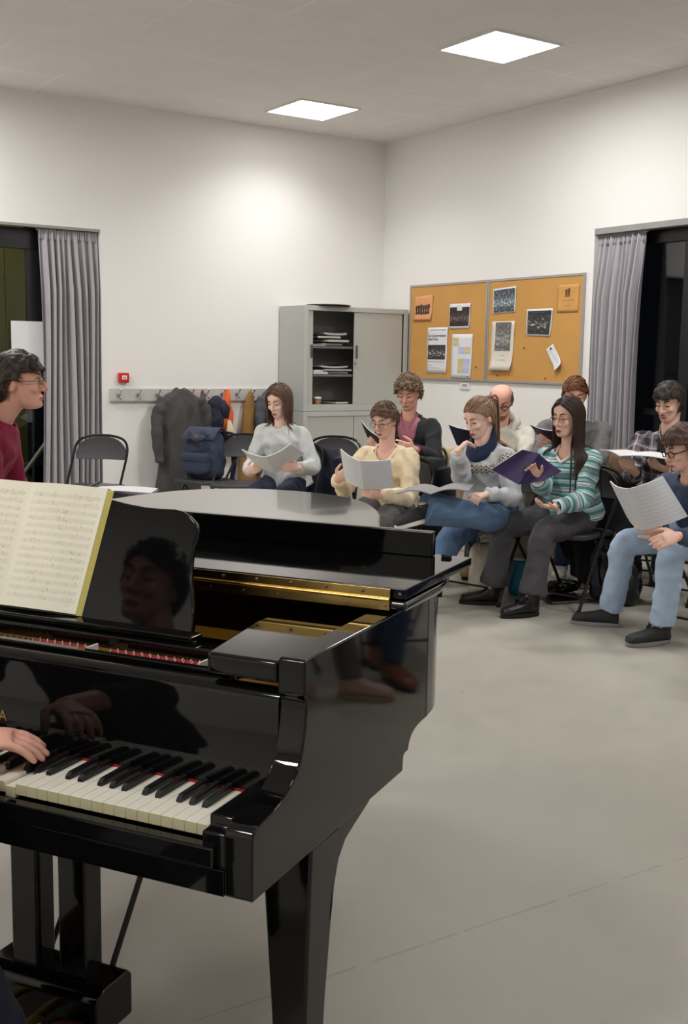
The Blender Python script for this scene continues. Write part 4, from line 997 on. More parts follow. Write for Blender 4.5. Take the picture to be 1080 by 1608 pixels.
def face_parts(o, T, mouth=.3, closed=True, brow=(60, 44, 34), glasses=None, beard=None, moustache=None):
    M3 = T.to_3x3()
    for s_ in (-1, 1):
        e = MB()
        if closed:
            e.tube([T @ Vector((s_ * (.018 + .028 * t_), .0865 - .010 * t_ * t_, .006 - .004 * math.sin(math.pi * t_))) for t_ in (0, .25, .5, .75, 1)], [.0012, .0022, .0026, .0024, .0012], 6)
            wpart('eyelashes', e, m_lash, o)
        else:
            e.ball(T @ Vector((s_ * .032, .0755, .0085)), .0125, M3, 12, 8); ew = wpart('eye', e, m_eyew, o)
            i_ = MB().ball(T @ Vector((s_ * .032, .0845, .007)), (.0062, .0045, .0062), M3, 10, 8); wpart('iris', i_, m_iris, ew)
            wpart('eyelashes', MB().tube([T @ Vector((s_ * (.018 + .028 * t_), .0885 - .010 * t_ * t_, .0135 + .004 * math.sin(math.pi * t_))) for t_ in (0, .3, .6, 1)], .0018, 6), m_lash, o)
        b = MB().tube([T @ Vector((s_ * (.014 + .036 * t_), .0945 - .013 * t_ * t_, .030 + .007 * math.sin(2.2 * t_))) for t_ in (0, .33, .66, 1)], [.003, .0038, .0033, .0015], 6)
        wpart('eyebrow', b, mat('brow_%d_%d' % (brow[0], brow[1]), brow, rough=.8, var=0), o)
    lp_ = MB(); g = .004 + .010 * mouth
    up = [T @ Vector((x, .0975 - 11 * x * x, -.062 + .001 - (abs(x) * .08))) for x in (-.023, -.012, 0, .012, .023)]
    dn = [T @ Vector((x, .0955 - 11 * x * x, -.062 - g * (1 - (x / .025) ** 2) - .003)) for x in (-.023, -.012, 0, .012, .023)]
    lp_.tube(up, [.001, .0032, .0036, .0032, .001], 6); lp_.tube(dn, [.001, .0038, .0045, .0038, .001], 6)
    wpart('lips', lp_, m_lip, o)
    if mouth > .15: wpart('mouth', MB().ball(T @ Vector((0, .0925, -.063 - g * .5)), (.015, .005, g * .62), M3, 12, 8), m_mouth, o)
    if glasses:
        gm = MB(); gl = m_dframe if glasses == 'dark' else m_wire; rr = .0021 if glasses == 'wire' else .003
        for s_ in (-1, 1):
            ring = [T @ Vector((s_ * .033 + .0205 * math.cos(a), .102 - .25 * abs(.0235 * math.cos(a) + .034 * 0) * 0 - (.006 if math.cos(a) * s_ > .5 else 0), .003 + .018 * math.sin(a))) for a in [2 * math.pi * k / 18 for k in range(18)]]
            gm.tube(ring, rr, 6, closed=True)
            gm.tube([T @ Vector((s_ * .057, .097, .006)), T @ Vector((s_ * .077, .04, .006)), T @ Vector((s_ * .079, -.012, .008))], rr, 6)
        gm.tube([T @ Vector((-.011, .102, .006)), T @ Vector((0, .106, .009)), T @ Vector((.011, .102, .006))], rr, 6)
        wpart('glasses', gm, gl, o)
    if beard:
        bm2 = MB(); rg = []; n = 24
        for (z, hw, yf, yb) in HEAD[:7]:
            g2 = 1.06; ring = []
            for k in range(n + 1):
                a = math.pi * (k / n) ; ca, sa = math.cos(a), math.sin(a)
                ring.append(T @ Vector(((hw + .005) * math.copysign(abs(ca) ** .86, ca) * (1 - .1 * sa), .005 + (yf - .005 + .0045) * sa ** .8, z - .002)))
            rg.append(ring)
        vs = [p for r_ in rg for p in r_]; bm2.add(vs, [(j * (n + 1) + k, j * (n + 1) + k + 1, (j + 1) * (n + 1) + k + 1, (j + 1) * (n + 1) + k) for j in range(4 if beard != 'full' else 5) for k in range(n)])
        ob = wpart('beard', bm2, mat('beard_%d' % brow[0], tuple(min(255, int(c * 1.3 + 30)) for c in brow), rough=.9, bump=.8, bscale=500), o, smooth=180, fix=False)
        md = ob.modifiers.new('t', 'SOLIDIFY'); md.thickness = .003
    if moustache: wpart('moustache', MB().tube([T @ Vector((x, .1005 - 10 * x * x, -.048 - abs(x) * .25)) for x in (-.026, -.013, 0, .013, .026)], [.001, .0022, .0026, .0022, .001], 6), mat('brow_%d_%d' % (brow[0], brow[1]), brow, rough=.8, var=0), o)

SK_C = Vector((0, -.006, .016)); SK_R = Vector((.0845, .110, .112))
def hair_mat(name, rgb, var=.28):
    m = mat(name, rgb, rough=.5, var=.13, scale=30, spec=.3); return m
def hair(o, T, style, m, seed=1, length=.3, neck=None, tors=None):
    """scalp shell plus many tapered locks combed over it; long locks fall by gravity"""
    rnd = random.Random(seed); Ti = T.to_3x3().inverted(); down = Ti @ Vector((0, 0, -1)); M3 = T.to_3x3()
    hz = {'short': .066, 'curly': .070, 'bob': .082, 'long': .086, 'pony': .074, 'fringe': .055, 'crop': .076, 'bald': 9, 'pixie': .050}[style]
    def inzone(p):
        # p on the skull ellipsoid, head space
        if style == 'bald': return -.035 < p.z < .066 and p.y < (.022 if p.z > .012 else -.030)
        if p.y > .036 and p.z < hz + .25 * (p.y - .06) - ((.22 if style == 'pony' else .45) * abs(p.x) if style not in ('fringe',) else 0) + (0 if style != 'fringe' else -.01): return False
        if p.z < .012 and p.y > (-.034 if style in ('short', 'crop', 'curly', 'pixie') else -.026 if style == 'pony' else .012): return False
        if p.z < .038 and p.y > (.020 if style not in ('long', 'bob', 'fringe') else .034): return False
        if p.z < (-.050 if style != 'long' else -.07): return False
        return True
    mb = MB(); nu, nv = 110, 70; vs = []; ok = []
    bump = {'curly': .022, 'short': .007, 'pixie': .010, 'fringe': .010, 'crop': .005, 'bald': .003}.get(style, .004)
    for j in range(nv + 1):
        th = math.pi * (j + .01) / (nv + .02)
        for i in range(nu):
            a = 2 * math.pi * i / nu; d = Vector((math.sin(th) * math.cos(a), math.sin(th) * math.sin(a), math.cos(th)))
            p = SK_C + Vector((SK_R.x * d.x, SK_R.y * d.y, SK_R.z * d.z)); ok.append(inzone(p))
            nz = noise.noise(p * 38 + Vector((seed, 0, 0))) * bump; vs.append(T @ (SK_C + (p - SK_C) * (1 + (bump * .9 + nz) / .1)))
    fs = []
    for j in range(nv):
        for i in range(nu):
            q4 = (j * nu + i, j * nu + (i + 1) % nu, (j + 1) * nu + (i + 1) % nu, (j + 1) * nu + i)
            if sum(ok[k] for k in q4) >= 3: fs.append(q4)
    mb.add(vs, fs); hb = wpart('hair', mb, m, o, smooth=180); md = hb.modifiers.new('t', 'SOLIDIFY'); md.thickness = .010; md.offset = -1
    if style == 'bald': return hb
    lk = MB()
    def on(p, h=1.0):
        d = Vector(((p.x - SK_C.x) / SK_R.x, (p.y - SK_C.y) / SK_R.y, (p.z - SK_C.z) / SK_R.z)); d.normalize()
        return SK_C + Vector((SK_R.x * d.x, SK_R.y * d.y, SK_R.z * d.z)) * h, Vector((d.x / SK_R.x, d.y / SK_R.y, d.z / SK_R.z)).normalized()
    def rootp():
        for _ in range(60):
            d = Vector((rnd.gauss(0, 1), rnd.gauss(0, 1), rnd.gauss(0, 1))).normalized(); p = SK_C + Vector((SK_R.x * d.x, SK_R.y * d.y, SK_R.z * d.z))
            if inzone(p): return p
        return SK_C + Vector((0, 0, SK_R.z))
    def push_body(pw, t_):
        if neck is None: return pw
        v = pw - neck; lat = tors['R']; fr = tors['F']; up = tors['U']
        a, b, c = v.dot(lat), v.dot(fr), v.dot(up)
        sh = tors['sh']; rx, ry, rz = sh + .035, .150, .092; cc = c + .095
        k = (a / rx) ** 2 + (b / ry) ** 2 + (cc / rz) ** 2
        if c < -.095: k = (a / rx) ** 2 + (b / ry) ** 2
        if k < 1 and k > 1e-6:
            f = 1 / math.sqrt(k)
            if c < -.095: a2, b2, c2 = a, (ry * math.sqrt(max(0, 1 - (a / rx) ** 2)) * (1 if b > -.02 else -1)), c
            else: a2, b2, c2 = a * f, b * f, cc * f - .095
            return neck + lat * a2 + fr * b2 + up * c2
        rn = .062; kk = math.hypot(a, b)
        if kk < rn and c > -.05: return neck + lat * (a * rn / kk) + fr * (b * rn / kk) + up * c
        return pw
    if style in ('long', 'bob', 'pony'):
        n = {'long': 260, 'bob': 230, 'pony': 150}[style]
        tie = Vector((0, -.100, .072))
        for i in range(n):
            p = rootp(); side = 1 if p.x > 0 else -1
            if style != 'pony' : # comb away from the centre parting
                if rnd.random() < .35: p = on(Vector((rnd.uniform(-.01, .01), rnd.uniform(-.09, .075), .1)))[0]
            pts = []; h = 1.03 + rnd.uniform(0, .05); cur = p; falling = False; L_ = 0; side = 1 if (p.x + rnd.uniform(-.003, .003)) > 0 else -1
            stepl = .016; tot = length + rnd.uniform(-.02, .02) + .14
            while L_ < tot:
                if style == 'pony':
                    q_, nn = on(cur, h); pts.append(T @ q_); d = (tie - cur); d -= nn * d.dot(nn)
                    if (tie - cur).length < .03 or len(pts) > 14: break
                    cur = on(cur + d.normalized() * stepl)[0]; L_ += stepl; continue
                if not falling:
                    q_, nn = on(cur, h); pts.append(T @ q_); g = down * .75 + Vector((side * .8, -.42, 0)) * max(0, min(1, (cur.z + .02) / .08)); d = g - nn * g.dot(nn)
                    cur = on(cur + d.normalized() * stepl)[0]; L_ += stepl
                    if cur.z < .0 or nn.dot(down) > .15: falling = True; wpt = T @ on(cur, h)[0]; vel = (M3 @ d.normalized()) * .6 + Vector((0, 0, -.4))
                else:
                    vel = vel * .72 + Vector((0, 0, -1)) * .28; wpt = wpt + vel.normalized() * stepl; wpt = push_body(wpt, 0); 
                    lh = T.inverted() @ wpt
                    # keep the locks off the face
                    if lh.y > .02 and abs(lh.x) < .066 and lh.z > -.13: lh.x = math.copysign(.068, lh.x); wpt = T @ lh
                    pts.append(wpt.copy()); L_ += stepl
            if len(pts) < 4: continue
            m_ = len(pts); r0 = rnd.uniform(.0045, .0068)
            lk.tube(pts, [r0 * (1 - .55 * (k / m_) ** 3) * (.5 if k == 0 else 1) * (.35 if k == m_ - 1 else 1) for k in range(m_)], 5)
        if style == 'pony':
            tw = T @ tie; hd = (M3 @ Vector((0, -1, .1))).normalized()
            lk2 = MB().tube([tw - hd * .012, tw + hd * .012], [.022, .022], 14); wpart('hair_tie', lk2, m_navy, o)
            for i in range(130):
                off = Vector((rnd.gauss(0, 1), rnd.gauss(0, 1), rnd.gauss(0, 1))) * .0125; p = tw + off; vel = hd + Vector((0, 0, .15)); pts = [p - hd * .02]
                for k in range(22 + rnd.randint(-2, 3)):
                    pts.append(p.copy()); vel = vel * .68 + Vector((0, 0, -1)) * .32 + Vector(off) * .5 * (k > 2); p = p + vel.normalized() * .017; p = push_body(p, 0)
                lk.tube(pts, [.0068 * (1 - .6 * (k / len(pts)) ** 2) for k in range(len(pts))], 5)
    else:
        n = {'short': 260, 'curly': 460, 'fringe': 420, 'crop': 200, 'pixie': 480}[style]
        for i in range(n):
            p = rootp(); pts = []; cur = p; ll = {'short': .045, 'curly': .04, 'fringe': .085, 'crop': .03, 'pixie': .075}[style] * rnd.uniform(.7, 1.25); k = 0
            lift = {'short': .16, 'curly': .36, 'fringe': .10, 'crop': .05, 'pixie': .10}[style]
            side = 1 if p.x > 0 else -1; cur_h = 1.02; ax = Vector((rnd.gauss(0, 1), rnd.gauss(0, 1), rnd.gauss(0, 1))).normalized()
            steps = 7
            for k in range(steps):
                q_, nn = on(cur, cur_h)
                if q_.y > .035 and q_.z < (.040 if style in ('fringe', 'pixie') else .060) and len(pts) > 1: break
                pts.append(T @ q_)
                if style in ('fringe', 'pixie'): g = Vector((side * .35 + rnd.uniform(-.3, .3), (.75 if cur.y > 0 or style == 'fringe' and cur.z > .07 else -.35), -.45 if cur.z < .1 else 0))
                elif style == 'curly': g = (ax if k % 2 else nn.cross(ax)) + Vector((0, .2, 0))
                elif style == 'short': g = Vector((.5 + rnd.uniform(-.3, .3), .45 if cur.z > .05 else -.3, .15 if cur.z > .06 else -.7))
                else: g = Vector((rnd.uniform(-.4, .4), -.3, -.6 if cur.z < .08 else .2))
                d = g - nn * g.dot(nn); cur = on(cur + d.normalized() * (ll / steps))[0]; cur_h += lift / steps * rnd.uniform(.5, 1.3)
            if len(pts) < 3: continue
            r0 = {'curly': .0105, 'short': .0052, 'crop': .004}.get(style, .0046)
            lk.tube(pts, [r0 * (1 - .88 * (k / (len(pts) - 1)) ** 2) for k in range(len(pts))], 5)
    lo_ = wpart('locks', lk, m, o, smooth=180)
    return hb

def ik(a, c, l1, l2, pole):
    """joint between a and c for bone lengths l1, l2; pole = direction the joint points"""
    d = c - a; L_ = d.length
    if L_ > (l1 + l2) * .995: c = a + d * ((l1 + l2) * .995 / L_); d = c - a; L_ = d.length
    if L_ < abs(l1 - l2) + .02: L_ = abs(l1 - l2) + .02
    x = (l1 * l1 - l2 * l2 + L_ * L_) / (2 * L_); h = math.sqrt(max(0, l1 * l1 - x * x)); n = d.normalized()
    pv = pole - n * pole.dot(n); pv.normalize()
    return a + n * x + pv * h, c
def limb(mb, J_, rr, n=14, k=5, flat=None):
    P_ = crom([list(p) + [r_] for p, r_ in zip(J_, rr)], k)
    mb.tube([Vector(p[:3]) for p in P_], [max(.004, p[3]) for p in P_], n, flat=flat)
def hand(mb, wr, fd, nrm, side, curl=.6, spread=.06, size=1.0, thumb=.6):
    """wr wrist, fd finger direction, nrm back-of-hand normal; side +1 right, -1 left (thumb side follows)"""
    fd = fd.normalized(); nrm = (nrm - fd * nrm.dot(fd)).normalized(); tx = fd.cross(nrm) * side * -1   # towards the thumb
    S_ = size
    rg = []
    for (t, hw, th) in ((-.01, .024, .019), (.015, .029, .018), (.045, .038, .016), (.075, .041, .014), (.092, .038, .011)):
        c = wr + fd * t * S_; rg.append([c + tx * (hw * S_ * math.cos(a)) + nrm * (th * S_ * math.sin(a)) for a in [2 * math.pi * q_ / 12 for q_ in range(12)]])
    mb.rings(rg)
    lens = (.070, .079, .073, .058); xs = (.029, .010, -.010, -.029)
    for f in range(4):
        base = wr + (fd * .082 + tx * xs[f]) * S_; d = (fd + tx * (xs[f] * spread * 30)).normalized(); pts = [base - d * .012, base]; p = base; cc = curl * (1 + .10 * f)
        for sgi, fr_ in enumerate((.45, .32, .23)):
            ang = cc * (.55, .75, .5)[sgi]; d = (d * math.cos(ang) - nrm * math.sin(ang)).normalized() if sgi >= 0 else d
            nrm_f = nrm
            p = p + d * lens[f] * S_ * fr_; pts.append(p)
        mb.tube(pts, [.0092 * S_, .0092 * S_, .0086 * S_, .0080 * S_, .0064 * S_], 8)
        mb.ball(pts[-1], .0064 * S_, None, 8, 6)
    tb_ = wr + (fd * .022 + tx * .024) * S_; d1 = (fd * .6 + tx * .8 - nrm * .25 * thumb).normalized(); p1 = tb_ + d1 * .036 * S_; d2 = (fd * .9 + tx * .25 - nrm * .5 * thumb).normalized(); p2 = p1 + d2 * .032 * S_; p3 = p2 + (d2 - nrm * .2).normalized() * .024 * S_
    mb.tube([tb_, p1, p2, p3], [.014 * S_, .0115 * S_, .0105 * S_, .008 * S_], 8); mb.ball(p3, .008 * S_, None, 8, 6)
    return wr + fd * .06 * S_

def set_lc(me, bones, torso):
    """cloth coordinates: (metres along the nearest bone, metres round it, bone index)"""
    n = len(me.vertices); co = np.empty(n * 3); me.vertices.foreach_get('co', co); co = co.reshape(-1, 3)
    best = np.full(n, 1e9); out = np.zeros((n, 3))
    for bi, (a, b, rad, off, X) in enumerate(bones):
        a = np.array(a); b = np.array(b); d = b - a; L_ = np.linalg.norm(d); d /= L_
        t = np.clip((co - a) @ d, 0, L_); rel = co - a - np.outer(t, d); dist = np.linalg.norm(rel, axis=1) / rad
        x = np.array(X); x = x - d * (x @ d); x /= np.linalg.norm(x); y = np.cross(d, x)
        al = off + (co - a) @ d
        if bi == 0: ar = (co - a) @ x
        else: ar = np.arctan2(rel @ y, rel @ x) * rad
        mk = dist < best; best[mk] = dist[mk]; out[mk] = np.stack([al, ar, np.full(n, float(bi))], 1)[mk]
    at = me.attributes.new('lc', 'FLOAT_VECTOR', 'POINT'); at.data.foreach_set('vector', out.astype(np.float32).ravel())

def shoe(o, ank, fd, m, msole, size=1.0, high=False, laces=None, flat=True, toe_cap=None):
    """ank = ankle joint; sole 0.085 below it"""
    fd = fd.copy(); 
    if flat: fd.z = 0
    fd.normalize(); up = Vector((0, 0, 1)) if flat else (Vector((0, 0, 1)) - fd * fd.z).normalized(); rt = fd.cross(up); S_ = size
    heel = ank - fd * .055 * S_ - up * .085
    def ring(t, hw, z0, z1, n=14):
        c = heel + fd * t * S_; out = []
        for k in range(n):
            a = 2 * math.pi * k / n; ca, sa = math.cos(a), math.sin(a)
            out.append(c + rt * (hw * S_ * math.copysign(abs(ca) ** .7, ca)) + up * ((z0 + z1) / 2 + (z1 - z0) / 2 * math.copysign(abs(sa) ** .8, sa)))
        return out
    mb = MB(); top = .125 if high else .100
    mb.rings([ring(0, .022, .02, .06), ring(.012, .033, .018, top - .02), ring(.04, .037, .018, top), ring(.08, .040, .018, top - .004), ring(.115, .043, .018, .092), ring(.155, .047, .018, .080), ring(.20, .050, .018, .071), ring(.235, .048, .018, .065), ring(.26, .037, .018, .056), ring(.272, .016, .018, .03)])
    mb.tube([ank - fd * .012 + up * -.03, ank - fd * .014 + up * (.07 if high else .022)], [.041, .043], 14)
    me = union(mb, .006, 2); s_ = wpart('shoe', me, m, o, smooth=180)
    sm = MB(); sm.rings([[heel + fd * (.133 + (.142 + g) * math.cos(a)) * S_ + rt * ((.046 + g) * (1 - .22 * (math.cos(a) < 0) * abs(math.cos(a)))) * math.sin(a) * S_ + up * z for a in [2 * math.pi * k / 28 for k in range(28)]] for z, g in ((0, -.002), (.004, .002), (.020, .002), (.024, -.002))])
    wpart('sole', sm, msole, s_, smooth=40)
    lm = MB()
    for i in range(4):
        t = .10 + i * .022; z = .088 - i * .009
        lm.tube([heel + fd * t * S_ + rt * x * .026 * S_ + up * (z - .010 * abs(x)) for x in (-1, -.4, .4, 1)], .003, 5)
    wpart('laces', lm, laces or m_blk2, s_)
    return s_

def person(name_label, D):
    """D: dictionary describing pose and clothes; returns the person's Empty"""
    g = D.get; male = g('male', False); face = g('face'); F = av(face); Rt = Vector((F.y, -F.x, 0))
    hip = g('hip'); neck = g('neck'); headc = g('head')
    o = thing('person', name_label, 'person', (hip.x, hip.y, 0))
    U = (neck - hip).normalized(); Ft = (F - U * F.dot(U)).normalized()
    tw = g('twist', 0.); RtT = (Rt * math.cos(tw) + F * math.sin(tw)).normalized(); FtT = U.cross(RtT) * 1.0
    if FtT.dot(F) < 0: FtT = -FtT
    sh = g('sh', .185 if male else .152); sc_ = g('scale', 1.0)
    hy, hp, hr = g('hyaw', face), g('hpitch', R(12)), g('hroll', 0.)
    hf = av(hy); hf = Vector((hf.x * math.cos(hp), hf.y * math.cos(hp), -math.sin(hp))); hrt = Vector((math.sin(hy), -math.cos(hy), 0)); hup = hrt.cross(hf)
    hrt, hup = hrt * math.cos(hr) + hup * math.sin(hr), hup * math.cos(hr) - hrt * math.sin(hr)
    hs = g('hs', 1.0)
    T = Matrix(((hrt.x * hs, hf.x * hs, hup.x * hs, headc.x), (hrt.y * hs, hf.y * hs, hup.y * hs, headc.y), (hrt.z * hs, hf.z * hs, hup.z * hs, headc.z), (0, 0, 0, 1)))
    shl = {s_: neck + RtT * (s_ * sh) - U * .078 + FtT * .008 for s_ in (-1, 1)}
    hipj = {s_: hip + Rt * (s_ * .088) for s_ in (-1, 1)}
    ua, fa_ = g('ua', .285 if male else .265), g('fa', .26 if male else .24)
    arms = {}
    for s_, key in ((1, 'rh'), (-1, 'lh')):
        h_ = g(key); wr = h_['w']; pole = h_.get('pole', Vector((0, 0, -1)) + Rt * (s_ * .5) - F * .4)
        el, wr = ik(shl[s_], wr, ua, fa_, pole); fd = h_.get('fd') or (wr - el)
        if h_.get('to') is not None: fd = h_['to'] - wr
        arms[s_] = (shl[s_], el, wr, fd.normalized(), h_)
    legs = {}
    for s_, key in ((1, 'rf'), (-1, 'lf')):
        f_ = g(key)
        kn, an = ik(hipj[s_], f_['a'], g('th', .43 if male else .41), g('shn', .42 if male else .40), f_.get('pole', F * .6 + Vector((0, 0, 1))))
        legs[s_] = (hipj[s_], kn, an, f_.get('fd', F), f_)
    # ---- body: one continuous surface
    def torso(mb, inf, lo=0., hem=0., wide=1., tops=True):
        C0, C3 = hip, neck; mid_ = hip.lerp(neck, .5) + Ft * g('belly', -.02)
        prof_ = ((-.10, .150, .105), (-.02, .165, .118), (.10, .155, .110), (.24, .130 if not male else .145, .100), (.42, .140 if not male else .158, .105), (.58, .150 if not male else .170, .112), (.72, .155 if not male else .178, .108), (.82, .146 if not male else .170, .090), (.89, .112 if not male else .134, .074), (.945, .078 if not male else .090, .062), (.985, .056, .055), (1.02, .050, .050))
        rg = []
        Lt = (neck - hip).length
        for (t, w_, d_) in prof_:
            if t < lo: continue
            if not male: w_ *= .93
            p = C0 * (1 - t) ** 2 + mid_ * 2 * t * (1 - t) + C3 * t * t if 0 <= t <= 1 else (C0 + (C3 - C0) * t)
            k = max(0, min(1, t)); rx = (Rt * (1 - k) + RtT * k).normalized(); fx = (F * (1 - k) + FtT * k).normalized() if t > .1 else (Ft * .7 + F * .3).normalized()
            e = (inf * (wide if t < .8 else 1)) if t < .95 else inf * .6
            if t < .3: e += hem
            rg.append([p + rx * ((w_ + e) * math.copysign(abs(math.cos(a)) ** .85, math.cos(a))) + fx * ((d_ + e) * math.copysign(abs(math.sin(a)) ** .9, math.sin(a))) for a in [2 * math.pi * q_ / 28 for q_ in range(28)]])
        mb.rings(rg)
        for s_ in (-1, 1): mb.ball(shl[s_] - RtT * s_ * .022 - U * .006, ((.046 + inf * .5) if inf > 0 else .032,) * 3)
        if not male and g('bust', True):
            for s_ in (-1, 1): mb.ball(hip.lerp(neck, .70) + RtT * s_ * .060 + FtT * .066, (.056 + inf * .5, .042 + inf * .5, .056 + inf * .5), None)
    ar = g('armr', 1.0)
    mb = MB(); torso(mb, -.012)
    nk = T @ Vector((0, -.022, -.055)); limb(mb, [neck - U * .06, neck + U * .01, neck.lerp(nk, .6), nk, T @ Vector((0, -.01, .0))], [.062, .052, .050 if not male else .056, .052 if not male else .058, .05], 16)
    head_mesh(mb, T, male, g('jaw', 1.06 if male else .97))
    for s_ in (-1, 1):
        S1, E1, W1, fd, h_ = arms[s_]; limb(mb, [S1, S1.lerp(E1, .5), E1, E1.lerp(W1, .35), W1], [.036 * ar, .036 * ar, .033 * ar, .036 * ar, .0245])
        nr = h_.get('n', Vector((0, 0, 1))); hand(mb, W1, fd, nr, s_, h_.get('curl', .6), h_.get('spread', .05), g('hsize', .95 if not male else 1.05), h_.get('thumb', .6))
        h1, k1, a1, ffd, f_ = legs[s_]; limb(mb, [h1, h1.lerp(k1, .5), k1, k1.lerp(a1, .4), a1], [.078, .066, .052, .050, .034])
        fdd = ffd.normalized(); mb.tube([a1 - fdd * .04 - Vector((0, 0, .04)), a1 + fdd * .06 - Vector((0, 0, .045)), a1 + fdd * .13 - Vector((0, 0, .052))], [.026, .028, .018], 10)
        mb.ball(a1, .035)
    me = union(mb, g('vox', .0062), 3); wpart('body', me, g('skin', m_skin), o, smooth=180)
    face_parts(o, T, g('mouth', .3), g('closed', True), g('brow', (70, 50, 38)), g('glasses'), g('beard'), g('moustache'))
    tors = {'R': RtT, 'F': FtT, 'U': U, 'sh': sh}
    hair(o, T, g('style', 'short'), g('hair'), g('seed', 1), g('hlen', .2), neck, tors)
    # ---- trousers
    mb = MB(); leg_r = g('legr', (.092, .080, .066, .060, .056)); 
    base = []
    for (t, w_, d_) in ((-.12, .155, .11), (-.03, .172, .125), (.08, .165, .118), (.20, .150, .108)):
        p = hip + (U * t * .5); fx = (Ft * .7 + F * .3).normalized(); base.append([p + Rt * (w_ + .004) * math.cos(a) + fx * (d_ + .004) * math.sin(a) for a in [2 * math.pi * q_ / 24 for q_ in range(24)]])
    mb.rings(base)
    bones = []
    for s_ in (-1, 1):
        h1, k1, a1, ffd, f_ = legs[s_]; hemc = a1 + (k1 - a1).normalized() * g('hemup', .01); kk = k1 + (k1 - (h1 + a1) / 2).normalized() * .012
        limb(mb, [h1, h1.lerp(kk, .5), kk, kk.lerp(hemc, .45), hemc], leg_r, 16)
        bones += [(tuple(h1), tuple(k1), .08, 0, tuple(Rt)), (tuple(k1), tuple(a1), .06, .4, tuple(Rt))]
    me = union(mb, .009, 2); fold_noise(me, g('tfold', .006), 10, g('seed', 1), 0); set_lc(me, bones, None); wpart('trousers', me, g('trm'), o, smooth=180)
    for s_ in (-1, 1):
        h1, k1, a1, ffd, f_ = legs[s_]
        if g('shoem'): shoe(o, a1, ffd, g('shoem'), g('solem', m_rub), g('ssize', .90 if not male else .98), g('high', False), g('laces'), f_.get('flat', True))
        if g('sockm'): wpart('sock', MB().tube([a1 - Vector((0, 0, .02)), a1.lerp(k1, .25)], [.042, .05], 14), g('sockm'), o)
    # ---- tops, inner to outer: dicts with inf, mat, neckline, sleeves
    for li, L_ in enumerate(g('tops')):
        inf = L_['inf']; mb = MB(); torso(mb, inf, lo=L_.get('lo', -.02), hem=L_.get('hem', .004), wide=L_.get('wide', 1.0)); si = L_.get('sinf', inf * .62)
        bones = [(tuple(hip), tuple(neck), .15, 0, tuple(RtT))]
        for s_ in (-1, 1):
            S1, E1, W1, fd, h_ = arms[s_]; up_ = L_.get('cuff', .015); We = W1 + (E1 - W1).normalized() * up_
            sr = L_.get('sr', (.045, .045, .044, .041, .032)); S0 = S1 - RtT * s_ * .05 - U * .01
            limb(mb, [S0, S1, S1.lerp(E1, .5), E1, E1.lerp(We, .5), We], [sr[0] + si, sr[0] + si, sr[1] + si, sr[2] + si, sr[3] + si, sr[4] + si * .8], 16)
            bones += [(tuple(S1), tuple(E1), .055, .0, tuple(F)), (tuple(E1), tuple(W1), .05, ua, tuple(Vector((0, 0, 1))))]
        me = union(mb, L_.get('vox', .0085), 3); fold_noise(me, L_.get('fold', .013), L_.get('fs', 11), g('seed', 1) + li, .3)
        nl = L_.get('neck', ('crew', .066)); bm3 = bmesh.new(); bm3.from_mesh(me); kill = []
        for v in bm3.verts:
            r_ = v.co - neck; a, b, c = r_.dot(RtT), r_.dot(FtT), r_.dot(U)
            if nl[0] == 'crew' and c > -.055 and math.hypot(a, b * .95 - .004) < nl[1] and c > -.05: kill.append(v)
            elif nl[0] == 'v' and ((c > -.05 and math.hypot(a, b) < .070) or (b > .02 and c > -nl[1] and abs(a) < .070 * (c + nl[1]) / nl[1] * 1.25)): kill.append(v)
            elif nl[0] == 'open' and ((c > -.05 and math.hypot(a, b) < .072) or (b > .0 and abs(a) < nl[1] * (.45 + .55 * max(0, min(1, (c + .42) / .4))))): kill.append(v)
        bmesh.ops.delete(bm3, geom=kill, context='VERTS')
        bv = [v for v in bm3.verts if any(e.is_boundary for e in v.link_edges)]
        for _ in range(8):
            new = {v: (v.co * 2 + sum((e.other_vert(v).co for e in v.link_edges if e.is_boundary), Vector())) / (2 + sum(1 for e in v.link_edges if e.is_boundary)) for v in bv}
            for v, c_ in new.items(): v.co = c_
        bm3.to_mesh(me); bm3.free()
        set_lc(me, bones, None); ob = wpart(L_.get('name', 'sweater'), me, L_['mat'], o, smooth=180)
        md = ob.modifiers.new('t', 'SOLIDIFY'); md.thickness = .004; md.offset = -1
        if L_.get('collar'):
            cm_ = L_.get('cmat', L_['mat']); kind = L_['collar']; cb_ = MB()
            if kind == 'crew': cb_.tube([neck + RtT * (.070 * math.cos(a)) + FtT * (.070 * math.sin(a) + .004) - U * (.040 + .018 * math.sin(a)) for a in [2 * math.pi * k / 24 for k in range(24)]], .0075 + inf * .1, 8, closed=True)
            elif kind == 'hood':
                cb_.tube([neck + RtT * (.068 * math.cos(a)) + FtT * (.068 * math.sin(a) + .006) - U * (.040 + .020 * math.sin(a)) for a in [2 * math.pi * k / 24 for k in range(24)]], .012, 8, closed=True)
                cb_.tube([neck + RtT * ((.088 + .025 * (math.sin(a) < 0)) * math.cos(a)) + FtT * (.085 * math.sin(a) - .012) - U * (.012 + .050 * math.sin(a)) for a in [2 * math.pi * k / 24 for k in range(24)]], [.026 + .020 * max(0, -math.sin(2 * math.pi * k / 24)) for k in range(24)], 10, closed=True)
                cb_.ball(neck - FtT * .10 - U * .05, (.10, .05, .08), Matrix((RtT, FtT, U)).transposed())
            elif kind == 'shirt':
                for s_ in (-1, 1): cb_.tube([neck - FtT * .062 + U * .010, neck + RtT * s_ * .062 - FtT * .01 + U * .006, neck + RtT * s_ * .050 + FtT * .055 - U * .025, neck + RtT * s_ * .022 + FtT * .088 - U * .075], [.022, .022, .021, .010], 8, flat=(1, .22, tuple(U)))
            elif kind == 'lapel':
